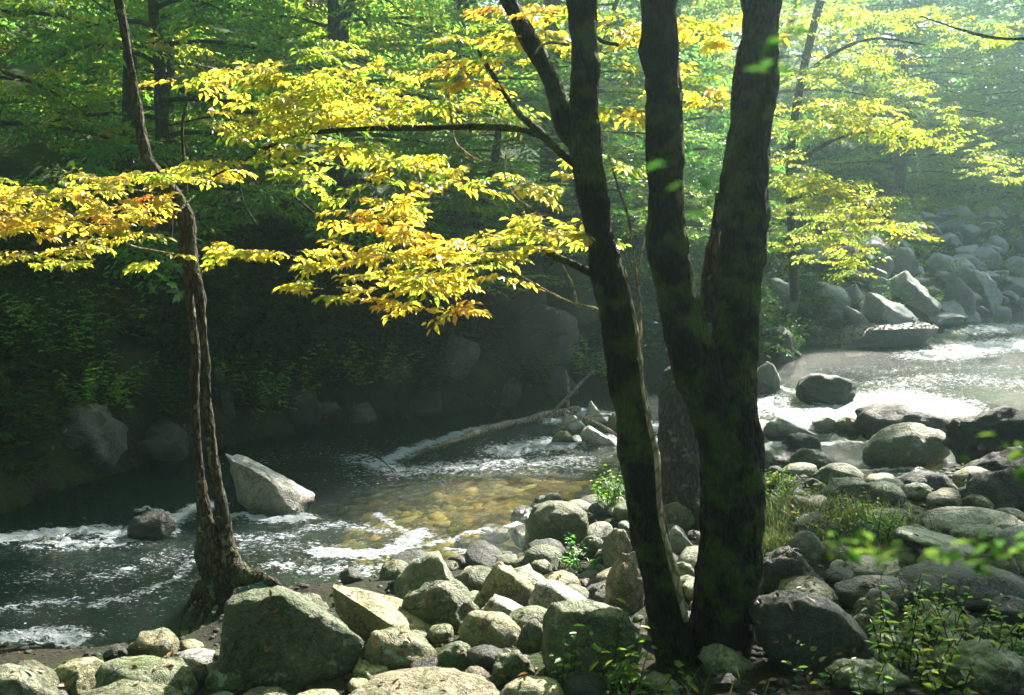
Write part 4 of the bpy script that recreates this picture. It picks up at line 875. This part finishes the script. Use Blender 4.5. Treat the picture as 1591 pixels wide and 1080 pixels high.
stroke_sprays(hz, [
 ([(1225, 200), (1300, 188), (1380, 195), (1450, 218)], 17, 60, DZ + .5, 0.1), ([(1262, 160), (1370, 168)], 12, 22, DZ + .5, 0.21), ([(1220, 120), (1300, 105), (1400, 95)], 24, 40, DZ + 2, 0),
 ([(1240, 275), (1300, 290), (1350, 310)], 18, 40, DZ + .5, 0.14), ([(1270, 310), (1330, 330), (1420, 362)], 12, 28, DZ + .5, 0.15), ([(1290, 350), (1330, 395), (1320, 430)], 12, 20, DZ + 1, 0.05),
 ([(1215, 40), (1300, 20), (1420, 30)], 26, 44, DZ + 3, 0), ([(1210, 240), (1250, 330), (1240, 400)], 24, 44, DZ + 2.5, 0), ([(1400, 120), (1480, 170), (1520, 190)], 10, 12, DZ + 4, 0),
 ([(1430, 20), (1520, 60), (1591, 40)], 22, 30, DZ + 4, 0), ([(1505, 215), (1545, 250), (1570, 285)], 22, 26, DZ + 8, 0)], 21, .066, .42, 60, LEAF_Y, .7, 2.0)
sh = empty('bare_branch', at(1640, 70, 12), 'thin dark bare branch crossing the top right corner', 'branch')
branch(sh, [(1640, 50, 5, 12), (1591, 60, 4, 12), (1540, 58, 4, 12), (1490, 45, 3, 12), (1430, 25, 2, 12)], 'stem', BARK, 6, 40)

# ------------------------------------------------------------------ snag behind the trunks, log, driftwood, dead twigs
def single_tube(name, rows, mat, label, cat, sides=14, n=60, rough=.02, ridges=.01, group=None):
    P = np.array([(*at(a, b, d), w / 2 / F * d) for a, b, w, d in rows]); C = curve(P, n); mb = MB(); tube(mb, C[:, :3], C[:, 3], sides, rough, 7., ridges=ridges)
    return tag(mb.build(name, mat), label, cat, group)
single_tube('tree_snag', [(1040, 572, 26, 8.0), (1050, 590, 50, 8.0), (1054, 640, 62, 8.0), (1056, 700, 66, 8.0), (1058, 760, 66, 8.0), (1058, 830, 74, 8.0)], BARK_B, 'broken grey stump with lit mossy top behind the middle trunk', 'stump', 30, 60, .03, .03)
single_tube('fallen_log', [(580, 735, 6, 11.5), (640, 708, 10, 12.3), (700, 688, 11, 12.8), (760, 667, 14, 13.6), (830, 650, 14, 14.2), (900, 636, 12, 14.6)], DRIFT, 'pale sunlit log slanting out of the water left of the driftwood pile', 'log', 14, 50, .03, .02)
rows = [([(850, 650, 7, 14.2), (905, 590, 6, 14.2), (925, 575, 5, 14.2)], 'stick slanting up from the driftwood pile'), ([(882, 650, 6, 14.1), (880, 600, 5, 14.1), (878, 575, 4, 14.1)], 'upright stick in the driftwood pile'),
        ([(905, 575, 5, 14.5), (908, 555, 5, 14.5), (909, 538, 4, 14.5)], 'short pale upright stub above the driftwood pile'), ([(860, 672, 6, 12.8), (900, 650, 6, 12.9), (950, 645, 5, 13)], 'low bleached stick across the driftwood pile'),
        ([(880, 640, 6, 13), (930, 660, 6, 12.8), (975, 690, 5, 12.6)], 'bleached stick sloping right from the driftwood pile'), ([(600, 625, 3, 14), (625, 640, 2.5, 13.9), (634, 650, 2.5, 13.8), (650, 652, 2, 13.8)], 'crooked twig dipping to the far waterline'),
        ([(690, 590, 3, 15), (720, 612, 3, 14.8), (752, 622, 3.5, 14.6), (785, 648, 2.5, 14.3)], 'branch sloping from the tilted slab to the water'), ([(740, 512, 3, 15), (800, 508, 3, 15), (880, 518, 3, 15)], 'thin root running level across the dark bank'),
        ([(560, 700, 3, 11.5), (590, 715, 3, 11.2), (612, 735, 3, 11)], 'little stick caught left of the log'), ([(770, 475, 3, 15), (830, 450, 3, 15), (905, 440, 3, 15)], 'pale twig across the dim rock face'),
        ([(370, 280, 4, 9), (378, 320, 4, 9), (400, 350, 3, 9)], 'hanging crooked twig right of the slender tree'), ([(450, 300, 3, 9), (490, 335, 4, 9), (530, 360, 3, 9)], 'bare slanting twig under the golden boughs')]
for r, lab in rows: single_tube('dead_branch', [(a + (i % 2) * 3, b, w * .75, d) for i, (a, b, w, d) in enumerate(r)], DRIFT if r[0][3] < 14.3 and 'pile' in lab else BARK_B, lab, 'branch', 6, 24, .012, 0)
def slim_tree(rows, label):
    r = empty('slim_tree', at(rows[-1][0], rows[-1][1], rows[-1][3]), label, 'tree')
    branch(r, rows, 'trunk', BARK_B, 9, 36, .012, 0); C = [at(rows[0][0] + dx, rows[0][1] - 60 + dy, rows[0][3]) for dx, dy in ((-30, 20), (25, 0), (0, -30), (40, 30), (-40, -20))]
    rs = np.random.RandomState(5); O = np.array(C * 8) + rs.normal(size=(40, 3)) * .25; D = rs.normal(size=(40, 3)) * (1, 1, .25)
    mb = MB(); place_sprays(mb, rs, O, D, np.full(40, .5), .085, np.full(40, .35)); mb.build('crown', LEAF_G, r, smooth=False)
slim_tree([(548, 400, 16, 15.5), (544, 470, 16, 15.3), (538, 560, 18, 15)], 'thin pale trunk on the dark bank left of the tilted slab')
slim_tree([(742, 400, 14, 16), (738, 450, 14, 16), (733, 530, 15, 15.8)], 'thin trunk on the dark bank behind the lower golden bough')
slim_tree([(202, 80, 20, 15.5), (200, 260, 24, 15.3), (196, 420, 26, 15), (192, 560, 28, 14)], 'shaded trunk on the dark bank left of the twin stems')
single_tube('root', [(1158, 970, 7, 4.9), (1230, 1010, 7, 4.85), (1300, 1048, 8, 4.8), (1360, 1075, 7, 4.7), (1400, 1110, 7, 4.6)], BARK_P, 'long thin pale root running right from the thick trunk over the dark boulder', 'root', 8, 50, .005, 0)

# ------------------------------------------------------------------ grass and plants on the near bank
def grass_mass(name, spots, label):
    rs = np.random.RandomState(31); V, Q, T = [], [], []; n0 = 0
    for px, py, spread, nb, hgt in spots:
        c = hit(px, py)
        for i in range(nb):
            x, y = c[0] + rs.normal() * spread, c[1] + rs.normal() * spread * .8; z = float(c[2]) - .02 if nb < 0 else None
            V.append((x, y)); T.append((hgt * rs.uniform(.5, 1.2), rs.rand()))
    V = np.array(V); T = np.array(T); z = ground_z(V[:, 0], V[:, 1]); n = len(V); a = rs.uniform(0, 6.28, n); w = .0035
    h = T[:, 0]; lean = h * rs.uniform(.25, .95, n); mb = MB(); rows = []
    for s, wd in ((0, 1), (.4, .9), (.75, .6), (1, .05)):
        cx_ = V[:, 0] + np.cos(a) * lean * s * s; cy_ = V[:, 1] + np.sin(a) * lean * s * s; cz = z + h * (s - .32 * s * s * lean / h)
        for sg in (-1, 1): rows.append(np.stack([cx_ - np.sin(a) * w * wd * sg, cy_ + np.cos(a) * w * wd * sg, cz], -1))
    W = np.stack(rows, 1); q = np.array([(0, 1, 3, 2), (2, 3, 5, 4), (4, 5, 7, 6)]); Qs = (q[None] + (np.arange(n) * 8)[:, None, None]).reshape(-1, 4)
    mb.add(W.reshape(-1, 3), Qs, tint=np.repeat(T[:, 1], 8)); tag(mb.build(name, GRASS), label, None, None, 'stuff')
grass_mass('grass', [(1215, 798, 0.17500000000000002, 350, 0.1785), (1250, 813, 0.2, 489, 0.204), (1300, 828, 0.22499999999999998, 630, 0.21675), (1340, 833, 0.1875, 489, 0.19125), (1370, 823, 0.125, 210, 0.16575), (1230, 850, 0.125, 244, 0.14025), (1200, 845, 0.1, 175, 0.1275), (1195, 870, 0.1, 140, 0.1275), (940, 798, 0.15, 175, 0.1275), (960, 1085, 0.25, 140, 0.1275)], 'tall arching grass growing beside the thick trunks')
def plant(name, px, py, h, nst, leaf, spread, tint, label, mat=LEAF_G, depth=None, lean=.25, cat='plant', lps=9):
    rs = np.random.RandomState(int(px + py)); b = hit(px, py) if depth is None else at(px, py, depth); r = empty(name, b, label, cat)
    st = MB(); P, A, Nn, S, t = [], [], [], [], []
    for k in range(nst):
        az = rs.uniform(0, 6.28); o = b + np.array((rs.normal() * spread * .4, rs.normal() * spread * .4, -.03)); hh = h * rs.uniform(.6, 1.1)
        tip = o + np.array((math.cos(az) * spread * rs.uniform(.4, 1.2), math.sin(az) * spread * rs.uniform(.4, 1.2), hh)); C = curve([o, (o + tip) / 2 + (0, 0, hh * .12), tip], 10)
        tube(st, C, np.linspace(.004, .0015, 10), 4, cap=False)
        for j in range(lps):
            q = .25 + .75 * j / (lps - 1); p = C[min(9, int(q * 9))]; a = j * 2.4 + rs.normal() * .4
            P.append(p); A.append((math.cos(a), math.sin(a), rs.uniform(-.3, .5))); Nn.append(rs.normal(size=3) * .35 + (0, 0, 1)); S.append(leaf * rs.uniform(.6, 1.2) * (1 - .3 * q)); t.append(np.clip(tint + rs.normal() * .15, 0, 1))
    st.build('stem', LEAF_B, r); mb = MB(); add_leaves(mb, *map(np.array, (P, A, Nn, S, t))); mb.build('foliage', mat, r, smooth=False); return r
plant('leafy_plant', 880, 1082, .32, 5, .07, .06, .6, 'bright yellow-green leafy plant at the bottom left of the left trunk', lps=8)
plant('leafy_plant', 950, 1085, .40, 9, .08, .16, .55, 'wider leafy plant with pale flower tips left of the left trunk foot', lps=10)
plant('leafy_plant', 1010, 1090, .22, 5, .08, .12, .6, 'low leafy plant at the foot of the left trunk', lps=8)
plant('fern_plant', 1400, 1040, .50, 12, .07, .16, .55, 'tall feathery green plant in front of the green rounded rock', lps=14)
plant('fern_plant', 1460, 1075, .45, 9, .07, .2, .6, 'yellow-green feathery plant near the bottom right', lps=12)
plant('fern_plant', 1500, 1045, .42, 6, .06, .12, .65, 'reddish-tipped slender plant right of the tall feathery plant', lps=10)
plant('fern_plant', 1350, 1085, .22, 6, .06, .2, .5, 'low bright plant at the bottom edge right of the thick trunks', lps=8)
plant('shrub', 945, 800, .42, 26, .05, .16, .35, 'small green bush left of the left trunk at the water edge', lps=18)
plant('shrub', 1215, 785, .28, 26, .045, .24, .45, 'green bushy weeds right of the thick trunks at the water edge', lps=16)
plant('shrub', 905, 880, .22, 16, .05, .2, .1, 'dark leafy weeds below the green-capped boulder', lps=10)
plant('shrub', 1560, 690, .3, 14, .07, .3, .5, 'green weeds on the dark ledge at the right edge', lps=10)
for k, (a, b, h, t_, lab) in enumerate([(1330, 815, .24, .7, 'seeding weeds above the rounded green rock'), (1205, 755, .2, .5, 'weeds at the water edge touching the thick trunk'), (1265, 840, .25, .9, 'tan and green weeds right of the round grey rock'), (1375, 840, .28, .4, 'dark weeds at the right end of the grass'), (1420, 1000, .35, .5, 'blue-green weeds above the mossy ridge-like rock'), (1560, 1010, .25, .6, 'weeds on the broad corner rock'), (1290, 815, .22, .8, 'bright weeds in the middle of the grass')]):
    plant('weed_clump', a, b, h, 16, .05, .16, t_, lab, lps=12, cat='weeds')
for k, (a, b, h, lab) in enumerate([(40, 700, .8, 'drooping bush on the dark bank at the left edge'), (150, 640, .7, 'bush over the mossy overhanging ledge'), (255, 655, .7, 'bush on the dark bank just left of the twin stems'), (400, 640, .8, 'bush at the far waterline behind the white-faced wedge'), (470, 600, .9, 'bush on the dark bank left of the mossy rounded rock'), (560, 600, .7, 'bush beside the mossy rounded rock'), (650, 610, .6, 'low bush under the tilted slab'), (700, 470, .9, 'bush on the dark bank above the tilted slab'), (820, 600, .6, 'low bush behind the log'), (100, 560, 1., 'larger bush high on the dark left bank'), (350, 520, 1., 'bush behind the twin stems high on the bank'), (930, 590, .8, 'bush behind the driftwood pile'), (600, 500, .9, 'bush high on the bank above the mossy rounded rock')]):
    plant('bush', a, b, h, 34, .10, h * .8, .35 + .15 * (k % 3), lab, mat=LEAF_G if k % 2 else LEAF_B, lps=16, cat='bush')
# grass and moss on stones, dead leaves
def litter(name, spots, mat, leaf, label):
    rs = np.random.RandomState(77); P = []
    for x0, y0, x1, y1, d, n in spots:
        for i in range(n): P.append(at(rs.uniform(x0, x1), rs.uniform(y0, y1), d + rs.uniform(-.1, .1)))
    return np.array(P)
rs = np.random.RandomState(77); dg = None
bpy.context.view_layer.update(); dg = bpy.context.evaluated_depsgraph_get()
P, A, Nn, S, t = [], [], [], [], []
def drop(px, py, s, tt):
    d = Vector(ray(px, py)).normalized(); o = Vector((0, 0, CAM_Z)); r = scene.ray_cast(dg, o + d * .5, d)
    if r[0] and (r[4].name.startswith(('boulder', 'cobble', 'gravel', 'ground')) and r[2].z > .35 and r[1].z > .02):
        n = np.array(r[2]); ax = rs.normal(size=3); ax -= n * (ax @ n); P.append(np.array(r[1]) + n * .006); A.append(ax); Nn.append(n + rs.normal(size=3) * .25); S.append(s); t.append(tt)
for i in range(900): drop(rs.uniform(1240, 1520), rs.uniform(495, 535), rs.uniform(.07, .11), rs.uniform(.3, 1))
for i in range(330): drop(rs.uniform(0, 1591), rs.uniform(830, 1079), rs.uniform(.025, .055), rs.rand())
for i in range(70): drop(rs.uniform(1180, 1591), rs.uniform(830, 1079), rs.uniform(.03, .06), rs.rand())
for i in range(90): drop(rs.uniform(0, 1000), rs.uniform(450, 700), rs.uniform(.05, .09), rs.rand())
mb = MB(); add_leaves(mb, *map(np.array, (P, A, Nn, S, t))); tag(mb.build('fallen_leaves', LITTER, smooth=False), 'brown and tan fallen leaves lying on the rocks and banks', None, None, 'stuff')

# leafy twigs hanging close to the camera (out of focus in the photograph)
def near_sprig(label, pts, depth, leaf, n, tint, seed, mat=None):
    o = empty('leafy_twig', at(*pts[0], depth), label, 'twig', 'blurred twigs close to the viewer'); rs = np.random.RandomState(seed)
    C = branch(o, [(a, b, 5, depth) for a, b in pts], 'stem', BARK2, 6, 30, 0, 0)
    k = rs.randint(4, 30, n); P = C[k, :3] + rs.normal(size=(n, 3)) * (.02, .02, .008); a = rs.uniform(0, 6.28, n)
    A = np.stack([np.cos(a), np.sin(a), rs.normal(size=n) * .3 - .1], -1); Nn = rs.normal(size=(n, 3)) * .4 + (0, 0, 1)
    mb = MB(); add_leaves(mb, P, A, Nn, leaf * rs.uniform(.7, 1.2, n), np.clip(tint + rs.normal(size=n) * .15, 0, 1)); mb.build('foliage', mat or LEAF_G, o, smooth=False)
LEAF_N = leaf_mat('close_leaf', [(0, (.03, .08, .015)), (1, (.10, .16, .02))], [(0, (.07, .20, .035)), (1, (.35, .46, .06))], .45, .12, 0.)
near_sprig('blurred bright green twig across the rocks at the right edge', [(1760, 815), (1640, 840), (1560, 860), (1470, 862), (1380, 852), (1290, 842)], 1.3, .029, 60, .2, 1, LEAF_N)
near_sprig('blurred green twig over the dark ledge at the right edge', [(1740, 660), (1640, 690), (1580, 700), (1510, 696)], 1.35, .029, 30, .2, 2, LEAF_N)

near_sprig('dim blurred green twig hanging across the middle and right trunks', [(1330, -260), (1260, -60), (1200, 120), (1150, 240), (1080, 330), (1030, 260)], 1.1, .026, 14, 0., 3, LEAF_N)
# ------------------------------------------------------------------ trees added, crowns out of view, to shade the stream and block sky light
SG = 'trees added with crowns above the view to shade the stream'
for x, y, s, lab in [(.8, 20.6, .95, 'added shade tree on the far bank behind the left trunk, crown above the view')]:
    put_tree(x, y, 'high', s, lab, SG)
for x, y, k, s, lab in [(9.0, 5.5, 'high', .9, 'unseen shade tree added on the near bank right of the viewer')]:
    put_tree(x, y, k, s, lab, SG)
for x, y, k, s, lab in [(-7.5, 2.0, 'high', .95, 'unseen tall tree added on the near bank left of the viewer'), (-3.0, -3.5, 'high', .9, 'unseen tall tree added behind the viewer to the left'), (3.5, -3.0, 'high', .9, 'unseen tall tree added behind the viewer to the right'), (-11.5, 5.5, 'high', 1., 'unseen tall tree added beyond the left edge near the water'),
        (0.0, -6.5, 'far1', .9, 'unseen bushy tree added straight behind the viewer'), (-6.0, -6.0, 'far1', .95, 'unseen bushy tree added far behind the viewer to the left'), (6.5, -6.0, 'far2', .9, 'unseen bushy tree added far behind the viewer to the right'), (-10.5, -1.5, 'far1', .9, 'unseen bushy tree added left of the viewer'),
        (9.5, -1.0, 'far1', .85, 'unseen bushy tree added right of the viewer'), (-14.5, 3.0, 'far2', .9, 'unseen bushy tree added far beyond the left edge'), (-1.0, -11.0, 'far2', 1.1, 'tallest unseen tree added behind the viewer')]:
    put_tree(x, y, k, s, lab, 'unseen trees added around the viewer to block sky light')  # out of view, added to keep sky light off the near bank
put_tree(11.6, 12.4, 'leaning', .95, 'second unseen leaning shade tree added beyond the right edge', SG, rz=2.2)
put_tree(12.6, 14.0, 'leaning', 1., 'unseen shade tree added leaning over the stream beyond the right edge', SG, rz=2.2)

# ------------------------------------------------------------------ air
hm, nt, N = new_mat('haze_air'); out = N('ShaderNodeOutputMaterial')
pv = N('ShaderNodeVolumePrincipled', ins={'Color': (.64, .94, 1., 1), 'Density': HAZE_DENSITY, 'Anisotropy': .82}); nt.links.new(pv.outputs[0], out.inputs['Volume'])
zmin, zmax = float(Z.min()) - 1.0, 0
top = max((o.matrix_world @ Vector(c)).z for o in scene.objects if o.type == 'MESH' for c in o.bound_box) + 2
x0, x1, y0, y1 = -66, 66, -18, 74
mb = MB(); mb.add([(x, y, z) for z in (zmin, max(top, 30)) for y in (y0, y1) for x in (x0, x1)], [(0, 2, 3, 1), (4, 5, 7, 6), (0, 1, 5, 4), (2, 6, 7, 3), (0, 4, 6, 2), (1, 3, 7, 5)])
tag(mb.build('haze', hm, smooth=False), 'bluish morning haze filling the valley', None, None, 'stuff')
print('haze top', top, 'tris', sum(len(o.data.polygons) for o in scene.objects if o.type == 'MESH'))
